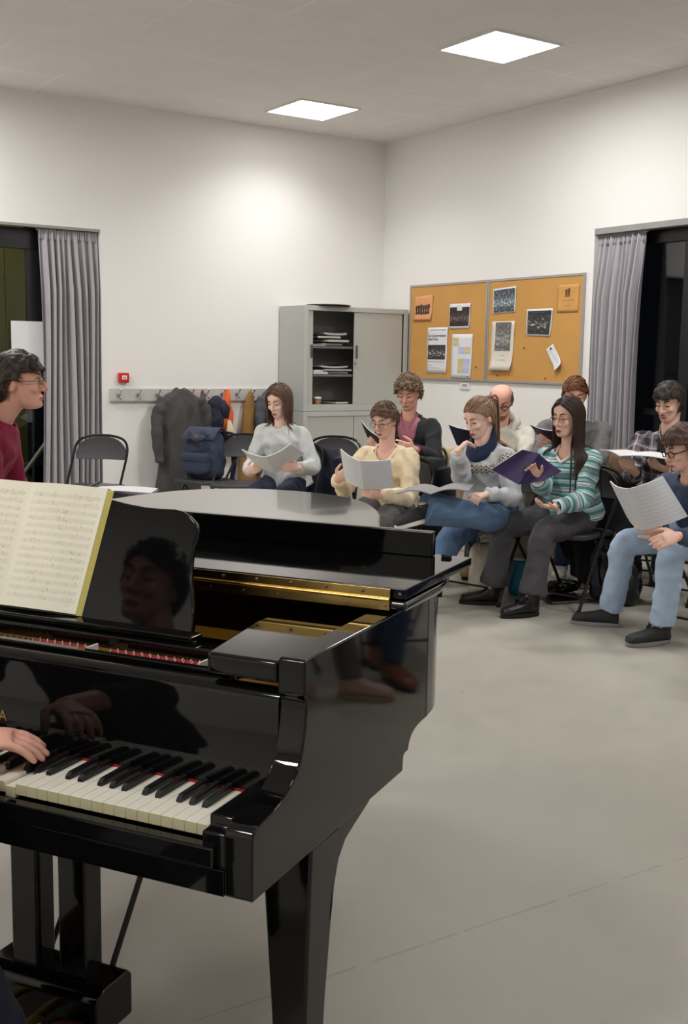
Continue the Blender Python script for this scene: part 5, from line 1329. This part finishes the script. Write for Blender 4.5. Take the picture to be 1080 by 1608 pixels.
                for s_ in (-1, 1): cb_.tube([neck - FtT * .072 + U * .004, neck + RtT * s_ * .078 - FtT * .01 - U * .005, neck + RtT * s_ * .085 + FtT * .070 - U * .07, neck + RtT * s_ * .075 + FtT * .112 - U * .17, neck + RtT * s_ * .045 + FtT * .125 - U * .30], [.018, .022, .030, .030, .008], 8, flat=(1, .22, tuple(RtT)))
            elif kind == 'roll':
                a_c = nk; ring_ = []
                cb_.rings([[neck.lerp(nk, tt) + RtT * (rr_ * math.cos(a)) + FtT * (rr_ * math.sin(a) + .014) - U * (.050 * math.sin(a)) + U * (.0) for a in [2 * math.pi * k / 24 for k in range(24)]] for tt, rr_ in ((-.36, .092), (-.2, .104), (.05, .098), (.32, .086), (.50, .078), (.46, .066), (-.1, .062))])
            elif kind == 'vee':
                for s_ in (-1, 1): cb_.tube([neck - FtT * .068 + U * .004, neck + RtT * s_ * .072 - U * .014, neck + RtT * s_ * .060 + FtT * .078 - U * .055, neck + FtT * .118 - U * (nl[1] + .004)], .0095, 8)
            wpart('collar', cb_, cm_, ob, smooth=60)
        if L_.get('rib'):
            for s_ in (-1, 1):
                S1, E1, W1, fd, h_ = arms[s_]; dr_ = (E1 - W1).normalized(); wpart('cuff', MB().tube([W1 + dr_ * .012, W1 + dr_ * .03, W1 + dr_ * .065], [.033, .036, .037], 14), L_.get('ribm', L_['mat']), ob, smooth=60)
    o['tors'] = 0; del o['tors']
    D['_T'] = T; D['_arms'] = arms; D['_legs'] = legs; D['_U'] = U; D['_F'] = FtT; D['_R'] = RtT
    return o

# ---- music held in the hands: two leaves meeting at a spine
def booklet(name, label, cat, tops_, bots, m_out, m_in=None, th=.004, bulge=.012, spine=None, pages=True, group=None):
    """tops_ = outer-left, spine, outer-right top points; bots likewise; outside of the booklet faces n = away from the reader"""
    c = (tops_[1] + bots[1]) / 2; o = thing(name, label, cat, tuple(c), 0, group)
    for k in (0, 1):
        A, B, C_, D_ = (tops_[0], tops_[1], bots[1], bots[0]) if k == 0 else (tops_[1], tops_[2], bots[2], bots[1])
        n = (B - A).cross(D_ - A).normalized()
        def fn(off):
            def f(u, v):
                w_ = u if k == 1 else 1 - u
                return (A * (1 - u) + B * u) * v + (D_ * (1 - u) + C_ * u) * (1 - v) - n * (bulge * math.sin(math.pi * min(1, w_ * 1.05)) - off)
            return f
        cv = MB().slab(fn(0), n * .0012, 1, 12, 6); wpart('cover', cv, mat('cover_base', (225, 225, 226), rough=.6) if False else m_out, o, smooth=60)
        fc_ = MB(); fc_.sheet(fn(-.0006), 12, 6); 
        if pages:
            pg = MB().slab(fn(.0016), n * th, 1, 12, 6); wpart('pages', pg, m_in or m_pages, o, smooth=60)
    return o
# ------------------------------------------------------------------ the singers
m_heather = cloth('heather_grey_knit', (196, 199, 196), .05)
m_creamk = cloth('cream_knit', (230, 212, 178), .04)
m_black_w = cloth('black_wool', (27, 27, 31), .1)
m_pink = cloth('pink_cotton', (176, 108, 122), .06, bump=.15)
m_hood_b = cloth('oatmeal_fleece', (204, 199, 187), .04)
m_slate = cloth('slate_blue_knit', (58, 72, 96), .08)
m_maroon = cloth('maroon_fleece', (132, 20, 58), .10)
m_greyj = cloth('grey_wool', (108, 106, 106), .08)
m_darkk = cloth('dark_knit', (40, 40, 46), .08)
m_tnavy = cloth('navy_trouser', (28, 34, 58), .1); m_tgrey = cloth('grey_trouser', (82, 80, 80), .06); m_tchar = cloth('charcoal_denim', (72, 70, 74), .07)
m_tblk = cloth('black_trouser', (30, 30, 33), .1)
m_jean = cloth('blue_denim', (84, 110, 142), .12, bump=.25); m_jeanl = cloth('light_denim', (164, 185, 210), .10, bump=.25); m_jeand = cloth('dark_denim', (34, 52, 88), .1)
m_wsole = mat('white_sole', (222, 220, 214), rough=.6); m_gsole = mat('grey_sole', (134, 132, 130), rough=.7); m_lthr = mat('black_leather', (24, 22, 22), rough=.38, bump=.1, bscale=60)
m_wshoe = mat('white_sneaker', (206, 202, 194), rough=.6); m_tshoe = mat('tan_suede', (158, 132, 92), rough=.8); m_hike = mat('black_mesh_shoe', (38, 38, 40), rough=.7, bump=.3, bscale=150)
m_brownb = mat('brown_leather', (122, 66, 34), rough=.45); m_oxb = mat('oxblood_leather', (96, 38, 30), rough=.35); m_pinksh = mat('blush_suede', (188, 150, 140), rough=.8)
def striped():
    m = cloth('striped_knit', (150, 200, 200), 0); q = NT(m); s = q.sep(q.attr('lc'))
    n = q.noise(q.coord(), 9, 2); x = q.math('ADD', s[0], q.math('MULTIPLY', q.math('SUBTRACT', n, .5), .012)); f = q.math('FRACT', q.math('ADD', q.math('DIVIDE', x, .172), .08))
    A, W_, K, Tl, Gy = (150, 204, 208), (224, 230, 226), (38, 44, 54), (84, 142, 140), (150, 168, 164)
    st = [(0, A), (.10, K), (.125, W_), (.19, K), (.205, W_), (.225, K), (.24, W_), (.26, Tl), (.36, K), (.375, A), (.46, W_), (.53, K), (.55, Tl), (.63, Gy), (.67, K), (.685, Gy), (.71, K), (.725, Gy), (.75, K), (.765, A), (.86, W_), (.94, K), (.96, Tl)]
    q.base(q.ramp(f, st, True)); return m
m_stripe = striped()
def plaid():
    m = cloth('plaid_flannel', (96, 84, 92), 0); q = NT(m); s = q.sep(q.attr('lc'))
    def band(x, per, w_): return q.math('LESS_THAN', q.math('FRACT', q.math('DIVIDE', q.math('ADD', x, 5), per)), w_)
    a = band(s[0], .085, .42); b = band(s[1], .085, .42); c = band(q.math('ADD', s[0], .018), .085, .07); d = band(q.math('ADD', s[1], .018), .085, .07)
    base = q.mix(q.math('MULTIPLY', q.math('ADD', a, b), .5), lin((128, 118, 124)), lin((48, 40, 48)))
    q.base(q.mix(q.math('MULTIPLY', q.math('MAXIMUM', c, d), .75), base, lin((206, 200, 204)))); return m
m_plaid = plaid()
def fairisle():
    m = cloth('fair_isle_knit', (194, 196, 199), 0); q = NT(m); s = q.sep(q.attr('lc'))
    tor = q.math('LESS_THAN', s[2], .5); x = q.math('SUBTRACT', s[0], q.math('ADD', q.math('MULTIPLY', tor, .295), q.math('MULTIPLY', q.math('SUBTRACT', 1, tor), .055)))
    x = q.math('MULTIPLY', x, q.math('SUBTRACT', q.math('MULTIPLY', tor, 2), 1)); v = q.math('DIVIDE', x, .062)
    inb = q.math('MULTIPLY', q.math('GREATER_THAN', v, 0), q.math('LESS_THAN', v, 1)); u = q.math('FRACT', q.math('MULTIPLY', s[1], 32))
    d = q.math('ADD', q.math('ABSOLUTE', q.math('SUBTRACT', u, .5)), q.math('MULTIPLY', q.math('ABSOLUTE', q.math('SUBTRACT', v, .5)), 1.7))
    dots = q.math('LESS_THAN', d, .34); z1 = q.math('MULTIPLY', q.math('GREATER_THAN', d, .55), q.math('LESS_THAN', d, .80)); z2 = q.math('MULTIPLY', q.math('GREATER_THAN', d, .95), q.math('LESS_THAN', d, 1.06))
    k = q.math('MULTIPLY', q.math('MAXIMUM', dots, q.math('MAXIMUM', z1, z2)), inb)
    base = q.mix(inb, lin((194, 196, 199)), lin((218, 214, 204))); q.base(q.mix(k, base, lin((92, 76, 64)))); return m
m_isle = fairisle()
def hm(n, c): return hair_mat(n, c)
h_brown = hm('hair_brown', (92, 68, 56)); h_ash = hm('hair_ash', (116, 96, 76)); h_dark = hm('hair_dark', (52, 38, 33)); h_blond = hm('hair_dark_blond', (138, 108, 84)); h_aub = hm('hair_auburn', (112, 72, 48)); h_mid = hm('hair_mid_brown', (104, 78, 62)); h_blk = hm('hair_near_black', (54, 44, 38))

def feet(hip, face, fwd_=.40, wide=.13, split=0.):
    F = av(face); Rr = Vector((F.y, -F.x, 0)); b = Vector((hip.x, hip.y, .085))
    return {'a': b + F * fwd_ + Rr * wide, 'fd': (F + Rr * .25).normalized()}, {'a': b + F * (fwd_ + split) - Rr * wide, 'fd': (F - Rr * .25).normalized()}
TC = -av(CAMDIR)                        # towards the camera, level
def sit(label, headpx, hD, k, seat_back=.10, hipz=.56, hk=None, hp=12, neck_drop=.155, lean=None, **kw):
    """seated figure: head at a photo pixel hD metres away, body facing turn(k)"""
    face = turn(k); F = av(face); hd = J(headpx[0], headpx[1], hD)
    hf = av(turn(hk if hk is not None else k)); neck = hd - Vector((0, 0, neck_drop)) - hf * kw.pop('nb', .035)
    hip = Vector((neck.x, neck.y, 0)) - F * seat_back; hip.z = hipz
    D = dict(face=face, hip=hip, neck=neck, head=hd, hyaw=turn(hk if hk is not None else k), hpitch=R(hp)); D.update(kw)
    if 'rf' not in D: D['rf'], D['lf'] = feet(hip, face, D.get('footf', .40))
    o = person(label, D); return o, D

# woman in pale grey sweater
D0 = 8.3
o, D = sit('person in pale grey sweater reading an open booklet before the cabinet', (438, 630), D0, 18, hk=30, hp=20, seat_back=.12, hipz=.56,
    rh=dict(w=J(391, 741, 8.06), to=J(410, 731, 7.92), n=TC, curl=.9), lh=dict(w=J(468, 735, 8.02), to=J(440, 733, 7.90), n=TC, curl=.7), skin=m_skin3, hair=h_brown, style='bob', hlen=.055, seed=4, brow=(96, 72, 60),
    mouth=.35, trm=m_tnavy, shoem=m_lthr, tops=[dict(inf=.020, mat=m_heather, collar='crew', neck=('crew', .066), rib=True, hem=.02, wide=1.3, fold=.010)])
place_chair(D['hip'].x, D['hip'].y, D['face'], 'folding chair under the person in pale grey sweater')
draped('jacket', 'navy jacket over the chair back behind the pale grey sweater', D['hip'].x + .14, D['hip'].y - .06, D['face'], m_navy, .80, .30, .46, 5, .05)
booklet('music_book', 'plain grey booklet held open by the person in pale grey sweater', 'music book', [J(379, 706, 7.84), J(417, 718, 7.78), J(457, 697, 7.82)], [J(398, 727, 8.02), J(432, 743, 7.98), J(478, 712, 8.02)], m_paper, m_paper, group='open song booklets')

# person in cream V-neck
o, D = sit('person in cream V-neck sweater and round glasses reading sheet music', (604, 661), 7.15, 24, hk=34, hp=16, seat_back=.10, hipz=.545, neck_drop=.150, hs=.93, sh=.155,
    rh=dict(w=J(530, 752, 6.98), to=J(551, 738, 6.86), n=TC, curl=.9), lh=dict(w=J(597, 778, 6.88), to=J(573, 772, 6.80), n=TC, curl=.8), skin=m_skin, hair=h_mid, style='short', seed=8, glasses='wire', brow=(104, 78, 62),
    mouth=.25, trm=m_tgrey, legr=(.10, .092, .078, .072, .075), shoem=m_lthr, tops=[dict(inf=.020, mat=m_creamk, collar='vee', neck=('v', .10), rib=True, hem=.02, wide=1.2)])
place_chair(D['hip'].x, D['hip'].y, D['face'], 'folding chair under the person in cream sweater')
draped('jacket', 'black jacket over the chair back behind the cream sweater', D['hip'].x + .10, D['hip'].y + .0, D['face'], m_black_w, .84, .25, .48, 7, .055)
m_sheetm = music_mat('song_sheet', (214, 214, 216), (120, 120, 124), 12, 2, .6, .5)
booklet('music_book', 'sheet music booklet held open by the person in cream sweater', 'music book', [J(534, 705, 6.86), J(565, 724, 6.72), J(613, 722, 6.84)], [J(541, 752, 6.92), J(571, 768, 6.80), J(618, 766, 6.90)], m_sheetm, m_paper, group='open song booklets')

# curly-haired man in black blazer
o, D = sit('curly-haired person in black blazer and pink shirt holding a black folder', (641, 618), 8.35, 18, hk=20, hp=20, seat_back=.14, hipz=.60, male=True, neck_drop=.165,
    rh=dict(w=J(604, 706, 7.98), to=J(588, 694, 7.92), n=TC, curl=.8), lh=dict(w=J(650, 706, 7.95), to=J(628, 700, 7.9), n=TC, curl=.8), skin=m_skin2, hair=h_ash, style='curly', seed=11, brow=(110, 86, 66), mouth=.1,
    trm=m_tblk, shoem=m_lthr, tops=[dict(inf=.010, mat=m_pink, name='shirt', collar='shirt', neck=('crew', .058), fold=.004), dict(inf=.026, mat=m_black_w, name='blazer', collar='lapel', neck=('open', .075), hem=.02, fold=.008)])
place_chair(D['hip'].x, D['hip'].y, D['face'], 'folding chair under the person in black blazer')
draped('coat', 'sand coloured coat on the chair back behind the black blazer', D['hip'].x + .12, D['hip'].y - .03, D['face'], mat('sand_cloth', (206, 186, 142), rough=.9, var=.08), .82, .25, .50, 9, .07, 'coat')
booklet('folder', 'black folder held by the person in black blazer', 'folder', [J(566, 661, 7.98), J(594, 686, 7.86), J(642, 695, 7.95)], [J(578, 690, 8.02), J(604, 708, 7.92), J(644, 708, 8.0)], m_dk, m_paper, group='dark choir folders')

# ponytail, fair isle jumper, legs crossed
hp_ = J(772, 788, 7.0); Dp = 6.95
face = turn(42); F = av(face)
fr = dict(a=JZ(648, .085, 6.45), fd=av(turn(60))); fl = dict(a=J(664, 797, 6.46), fd=(J(630, 806, 6.40) - J(664, 797, 6.46)).normalized(), pole=TC * 1.0 + av(CAMDIR - R(90)) * .2 + Vector((0, 0, -.1)), flat=False)
o, D = sit('person with ponytail in fair isle jumper and navy snood, legs crossed', (753, 657), 6.93, 40, hk=52, hp=22, seat_back=.14, hipz=.56, neck_drop=.15, rf=fr, lf=fl, shn=.43,
    rh=dict(w=J(718, 710, 6.66), to=J(735, 690, 6.70), n=(TC * .3 + av(CAMDIR + R(90))).normalized(), curl=1.5, thumb=.3, pole=Vector((0, 0, -1)) + TC * .4), lh=dict(w=J(762, 777, 6.62), to=J(741, 781, 6.52), n=Vector((0, 0, 1)) + TC * .3, curl=.9), skin=m_skin3, hair=h_blond, style='pony', seed=3, brow=(120, 92, 72), mouth=.5,
    trm=m_jean, legr=(.105, .10, .085, .088, .10), shoem=m_hike, sockm=m_black_w, solem=m_wsole, tops=[dict(inf=.022, mat=m_isle, collar='roll', cmat=cloth('navy_fleece', (24, 34, 66), .08), neck=('crew', .066), rib=True, hem=.02, wide=1.25, ribm=m_heather)])
place_chair(D['hip'].x, D['hip'].y, D['face'], 'folding chair under the person with ponytail')
draped('coat', 'pale beige coat hanging from the chair of the ponytailed person', D['hip'].x + .06, D['hip'].y - .02, D['face'], mat('beige_cloth', (186, 176, 156), rough=.9, var=.07), .80, .22, .48, 13, .05, 'coat')
booklet('music_book', 'grey booklet lying open on the lap of the ponytailed person', 'music book', [J(622, 776, 6.40), J(676, 777, 6.34), J(735, 772, 6.40)], [J(642, 766, 6.62), J(690, 767, 6.56), J(744, 762, 6.62)], m_gcard, m_gcard, bulge=-.02, group='open song booklets')

# bald man in oatmeal hoodie
o, D = sit('bald bearded person with glasses in an oatmeal hoodie', (787, 632), 7.95, 12, hk=14, hp=22, seat_back=.14, hipz=.58, male=True, neck_drop=.155,
    rh=dict(w=J(752, 708, 7.62), to=J(742, 694, 7.56), n=TC, curl=.8), lh=dict(w=J(795, 712, 7.60), to=J(775, 702, 7.55), n=TC, curl=.8), skin=m_skin2, hair=h_mid, style='bald', seed=2, glasses='dark', beard=True, brow=(96, 66, 50), mouth=.15,
    trm=m_jeand, shoem=m_tshoe, solem=m_rub, tops=[dict(inf=.026, mat=m_hood_b, name='hoodie', collar='hood', neck=('crew', .062), hem=.02)])
place_chair(D['hip'].x, D['hip'].y, D['face'], 'folding chair under the bald person in oatmeal hoodie')
booklet('folder', 'dark purple folder held by the bald person', 'folder', [J(704, 667, 7.58), J(742, 676, 7.48), J(778, 670, 7.54)], [J(717, 699, 7.62), J(748, 708, 7.54), J(782, 702, 7.6)], m_dkblue, m_paper, group='dark choir folders')

# brown-haired man in grey jacket, mostly hidden
o, D = sit('short-haired person in grey jacket sitting behind the striped sweater', (903, 621), 7.9, 10, hk=8, hp=14, seat_back=.14, hipz=.60, male=True, neck_drop=.165, sh=.20,
    rh=dict(w=J(868, 706, 7.55), to=J(860, 692, 7.5), n=TC, curl=.8), lh=dict(w=J(915, 712, 7.52), to=J(895, 702, 7.48), n=TC, curl=.8), skin=m_skin2, hair=h_aub, style='short', seed=6, brow=(110, 70, 46), mouth=.2,
    trm=m_jeand, shoem=m_wshoe, solem=m_wsole, rf=dict(a=JZ(882, .085, 7.72), fd=av(turn(20))), lf=dict(a=JZ(940, .085, 7.45), fd=av(turn(60))), tops=[dict(inf=.030, mat=m_greyj, name='jacket', collar='crew', neck=('crew', .07), hem=.02)])
place_chair(D['hip'].x, D['hip'].y, D['face'], 'folding chair under the person in grey jacket')
booklet('folder', 'dark folder held by the person in grey jacket', 'folder', [J(832, 667, 7.52), J(870, 677, 7.42), J(905, 669, 7.5)], [J(852, 694, 7.58), J(882, 704, 7.5), J(908, 695, 7.56)], m_dkblue, m_paper, group='dark choir folders')

# striped sweater
rf = dict(a=Vector((4.60 - .04, 5.10 + .035, .085)), fd=Vector((-.15, .12, 0)).normalized()); lf = dict(a=Vector((4.60 - .05, 4.775, .085)), fd=Vector((-.17, .04, 0)).normalized())
o, D = sit('long-haired person in turquoise striped sweater and grey jeans', (891, 657), 6.80, 42, hk=48, hp=4, seat_back=.06, hipz=.56, neck_drop=.155, rf=rf, lf=lf, sh=.156,
    rh=dict(w=J(842, 752, 6.52), to=J(826, 722, 6.44), n=TC * -1 + Vector((0, 0, .2)), curl=.55, spread=.14, pole=Vector((0, 0, -1)) + TC * .2), lh=dict(w=J(870, 797, 6.48), to=J(838, 792, 6.42), n=Vector((0, 0, -1)), curl=.5, spread=.08, pole=Vector((0, 0, -1)) - F * .5 + TC * .4), skin=m_skin, hair=h_dark, style='long', hlen=.33, seed=5, glasses='wire', brow=(60, 44, 38), mouth=.8, closed=True,
    trm=m_tchar, legr=(.098, .090, .074, .068, .088), hemup=.05, shoem=m_lthr, high=True, tops=[dict(inf=.022, mat=m_stripe, collar='vee', cmat=m_pages, neck=('v', .09), rib=True, ribm=m_pages, hem=.02, wide=1.2)])
place_chair(D['hip'].x, D['hip'].y, D['face'], 'folding chair under the person in striped sweater')
SD = D
booklet('folder', 'purple folder held open by the person in striped sweater', 'folder', [J(820, 706, 6.46), J(846, 712, 6.50), J(882, 740, 6.56)], [J(771, 737, 6.40), J(814, 761, 6.42), J(852, 756, 6.50)], m_pur, m_paper, bulge=-.012, group='dark choir folders')
draped('coat', 'black padded coat over the chair behind the striped sweater', D['hip'].x + .06, D['hip'].y - .05, D['face'], m_black_w, .80, .12, .48, 15, .07, 'coat')

# plaid shirt
o, D = sit('person with moustache in plaid flannel shirt by the right window', (1050, 632), 7.0, 36, hk=42, hp=18, seat_back=.12, hipz=.58, male=True, neck_drop=.165,
    rh=dict(w=J(998, 742, 6.72), to=J(985, 730, 6.64), n=Vector((0, 0, -1)), curl=.6), lh=dict(w=J(1046, 738, 6.70), to=J(1020, 728, 6.62), n=Vector((0, 0, -1)) + TC * .3, curl=.5), skin=m_skin, hair=h_blk, style='fringe', seed=9, moustache=True, beard=None, brow=(52, 40, 36), mouth=.1,
    trm=m_tblk, shoem=m_wshoe, solem=m_wsole, rf=dict(a=JZ(990, .085, 7.05), fd=av(turn(30))), tops=[dict(inf=.014, mat=m_darkk, name='shirt', neck=('crew', .066), collar='crew', fold=.004), dict(inf=.026, mat=m_plaid, name='flannel_shirt', collar='shirt', neck=('open', .045), hem=.02)], lf=dict(a=JZ(1050, .085, 6.9), fd=av(turn(30))))
place_chair(D['hip'].x, D['hip'].y, D['face'], 'folding chair under the person in plaid shirt')
booklet('folder', 'dark folder with open pages held by the plaid shirted person', 'folder', [J(941, 707, 6.52), J(972, 717, 6.46), J(1049, 722, 6.54)], [J(962, 709, 6.70), J(1000, 711, 6.66), J(1056, 716, 6.70)], m_dk, m_paper, bulge=-.01, group='dark choir folders')
draped('coat', 'tan coat over a chair back between striped sweater and curtain', JZ(984, .8, 7.75).x, JZ(984, .8, 7.75).y, turn(20), mat('camel_cloth', (150, 124, 96), rough=.9, var=.1), .88, .3, .42, 17, .06, 'coat')
a = JZ(984, .8, 7.75); place_chair(a.x, a.y, turn(20), 'folding chair carrying the tan coat beside the right curtain')

# slate blue sweater, nearest at right
rf = dict(a=Vector((4.80 - .035, 4.31 + .045, .085)), fd=Vector((-.13, .17, 0)).normalized()); lf = dict(a=Vector((4.76 - .055, 3.92 + .01, .085)), fd=Vector((-.21, .05, 0)).normalized())
o, D = sit('person in slate blue sweater and light jeans at the right edge', (1072, 704), 5.98, 48, hk=72, hp=20, seat_back=.26, hipz=.56, neck_drop=.145, rf=rf, lf=lf, sh=.185, male=True, nb=.06,
    rh=dict(w=J(1034, 832, 5.72), to=J(1010, 823, 5.62), n=TC, curl=.9), lh=dict(w=J(1064, 842, 5.66), to=J(1034, 850, 5.60), n=TC + Vector((0, 0, .6)), curl=.7), skin=m_skin, hair=hm('hair_dark_red', (78, 54, 48)), style='fringe', seed=12, glasses='dark', brow=(78, 54, 48), mouth=.2,
    trm=m_jeanl, legr=(.105, .092, .076, .070, .068), hemup=.02, shoem=m_hike, laces=m_gsole, solem=m_gsole, tops=[dict(inf=.022, mat=m_slate, collar='crew', neck=('crew', .066), rib=True, hem=.02)])
place_chair(D['hip'].x, D['hip'].y, D['face'], 'folding chair under the person in slate blue sweater')
m_sheet2 = music_mat('song_sheet_close', (210, 211, 216), (104, 106, 114), 11, 1, .62, .4)
booklet('music_book', 'sheet music held open by the person in slate blue sweater', 'music book', [J(957, 756, 5.70), J(986, 768, 5.56), J(1041, 748, 5.66)], [J(984, 812, 5.78), J(1010, 833, 5.64), J(1080, 811, 5.74)], m_sheet2, m_paper, bulge=.014, group='open song booklets')
ub = JZ(968, .3, 6.9); hb = thing('backpack', 'black backpack standing on the floor behind the light jeans', 'backpack', (ub.x, ub.y, 0), turn(20) + R(90))
mb = MB(); mb.rings(rbox(.30, .20, .46, .45, 14, 30, .8, .1)); me = union(mb, .01, 3); fold_noise(me, .02, 8, 14); obj('bag_body', me, m_blk2, hb, smooth=180)
obj('strap', MB().tube([(-.08, -.10, .42), (-.12, -.16, .30), (-.10, -.13, .12)], .02, 8, flat=(1, .25, (1, 0, 0))), m_strap, hb); obj('handle', MB().tube([(-.05, 0, .44), (0, 0, .49), (.05, 0, .44)], .008, 8), m_strap, hb)

# conductor at the left in maroon hoodie, standing, seen from the side
face = CAMDIR - R(90) + R(4); F = av(face); hd = J(29, 602, 4.6); neck = hd - F * .075 - Vector((0, 0, .145)); hip = Vector((neck.x, neck.y, 0)) - F * .20; hip.z = .84
b0 = Vector((hip.x, hip.y, .085)); Rr = Vector((F.y, -F.x, 0))
D = dict(face=face, hip=hip, neck=neck, head=hd, hyaw=face, hpitch=R(-4), rf=dict(a=b0 + Rr * .11, fd=F, pole=F), lf=dict(a=b0 - Rr * .11 + F * .15, fd=F, pole=F),
    rh=dict(w=neck + F * .20 + Rr * .20 - Vector((0, 0, .46)), fd=F, n=Vector((0, 0, 1)), curl=.5), lh=dict(w=neck + F * .20 - Rr * .20 - Vector((0, 0, .46)), fd=F, n=Vector((0, 0, 1)), curl=.5),
    skin=m_skin2, hair=h_blk, style='pixie', seed=21, glasses='wire', closed=False, mouth=.05, vox=.005, trm=m_tblk, shoem=m_lthr, brow=(60, 46, 40), th=.40, shn=.40,
    tops=[dict(inf=.026, mat=m_maroon, name='hoodie', collar='hood', neck=('crew', .062), hem=.02, fold=.010)])
person('person in maroon hoodie and glasses leaning forward by the left window', D)

# the pianist, only the hand and a shoe inside the picture, head mirrored in the desk
face = PA + R(90); hd = PW(-.85, -.27, 1.315); neck = PW(-.80, -.345, 1.155); hip = PW(-.70, -.50, .60)
D = dict(face=face, hip=hip, neck=neck, head=hd, hyaw=face - R(4), hpitch=R(14), male=True, sh=.19, rf=dict(a=PW(-.495, .085, .125), fd=(EB + ET * .0).normalized()), lf=dict(a=PW(-.80, -.12, .085), fd=EB),
    rh=dict(w=PW(-.525, -.005, .800), fd=(EB * .62 + ET * .80 - Vector((0, 0, .06))), n=Vector((0, 0, 1)) - EB * .08, curl=.42, spread=.06, thumb=1.1, pole=ET * .8 + Vector((0, 0, -1)) - EB * .3),
    lh=dict(w=PW(-.82, -.03, .815), fd=EB - Vector((0, 0, .15)), n=Vector((0, 0, 1)), curl=.65, thumb=.9), skin=m_skin2, hair=h_dark, style='short', seed=31, mouth=.0, closed=True, vox=.0042, brow=(50, 38, 32),
    trm=m_tnavy, shoem=m_oxb, tops=[dict(inf=.018, mat=m_darkk, collar='crew', neck=('crew', .066), hem=.015, cuff=.10)])
person('pianist in dark sweater with right hand on the keys', D)
bn = thing('piano_bench', 'black padded piano bench under the pianist', 'bench', PW(-.61, -.55, 0), PA)
obj('seat', MB().bb(-.30, .30, -.16, .16, .43, .49), m_seat, bn, smooth=0, bevel=.015); obj('apron', MB().bb(-.29, .29, -.15, .15, .36, .43), m_blk2, bn, smooth=0)
for sx in (-1, 1):
    for sy in (-1, 1): obj('leg', MB().bb(sx * .265 - .022, sx * .265 + .022, sy * .125 - .022, sy * .125 + .022, 0, .37), m_blk, bn, smooth=0, bevel=.003)

# two singers just beyond the right edge, mirrored in the piano's side
def off_sitter(label, hip, face, topm, trm, shm, hair_, style, seed, male, rfa, rfd, sole=None):
    F = av(face); Rr = Vector((F.y, -F.x, 0)); neck = hip + Vector((0, 0, .47)) + F * .03; hd = neck + Vector((0, 0, .16)) + F * .03
    f1, f2 = feet(hip, face, .40, split=-.25); f1 = dict(a=Vector((rfa[0], rfa[1], .085)), fd=Vector((rfd[0], rfd[1], 0)).normalized())
    D = dict(face=face, hip=hip, neck=neck, head=hd, hpitch=R(10), male=male, rf=f1, lf=f2, rh=dict(w=hip + F * .36 + Rr * .10 + Vector((0, 0, .12)), n=Vector((0, 0, 1))), lh=dict(w=hip + F * .36 - Rr * .10 + Vector((0, 0, .12)), n=Vector((0, 0, 1))),
        skin=m_skin, hair=hair_, style=style, seed=seed, trm=trm, shoem=shm, solem=sole or m_rub, hemup=.0, tops=[dict(inf=.02, mat=topm, collar='crew', neck=('crew', .066), hem=.02)])
    person(label, D); place_chair(hip.x, hip.y, face, 'folding chair under the ' + label)
off_sitter('person in dark knit with blush shoes beyond the right edge', Vector((4.22, 1.62, .56)), R(112), m_darkk, m_tgrey, m_pinksh, h_brown, 'crop', 41, False, (3.92, 2.03), (-.25, .9), m_tshoe)
off_sitter('person in grey knit with brown boots beyond the right edge', Vector((4.72, 2.35, .56)), R(172), m_heather, m_jeand, m_brownb, h_dark, 'short', 43, True, (4.17, 2.25), (-.9, .35), m_rub)
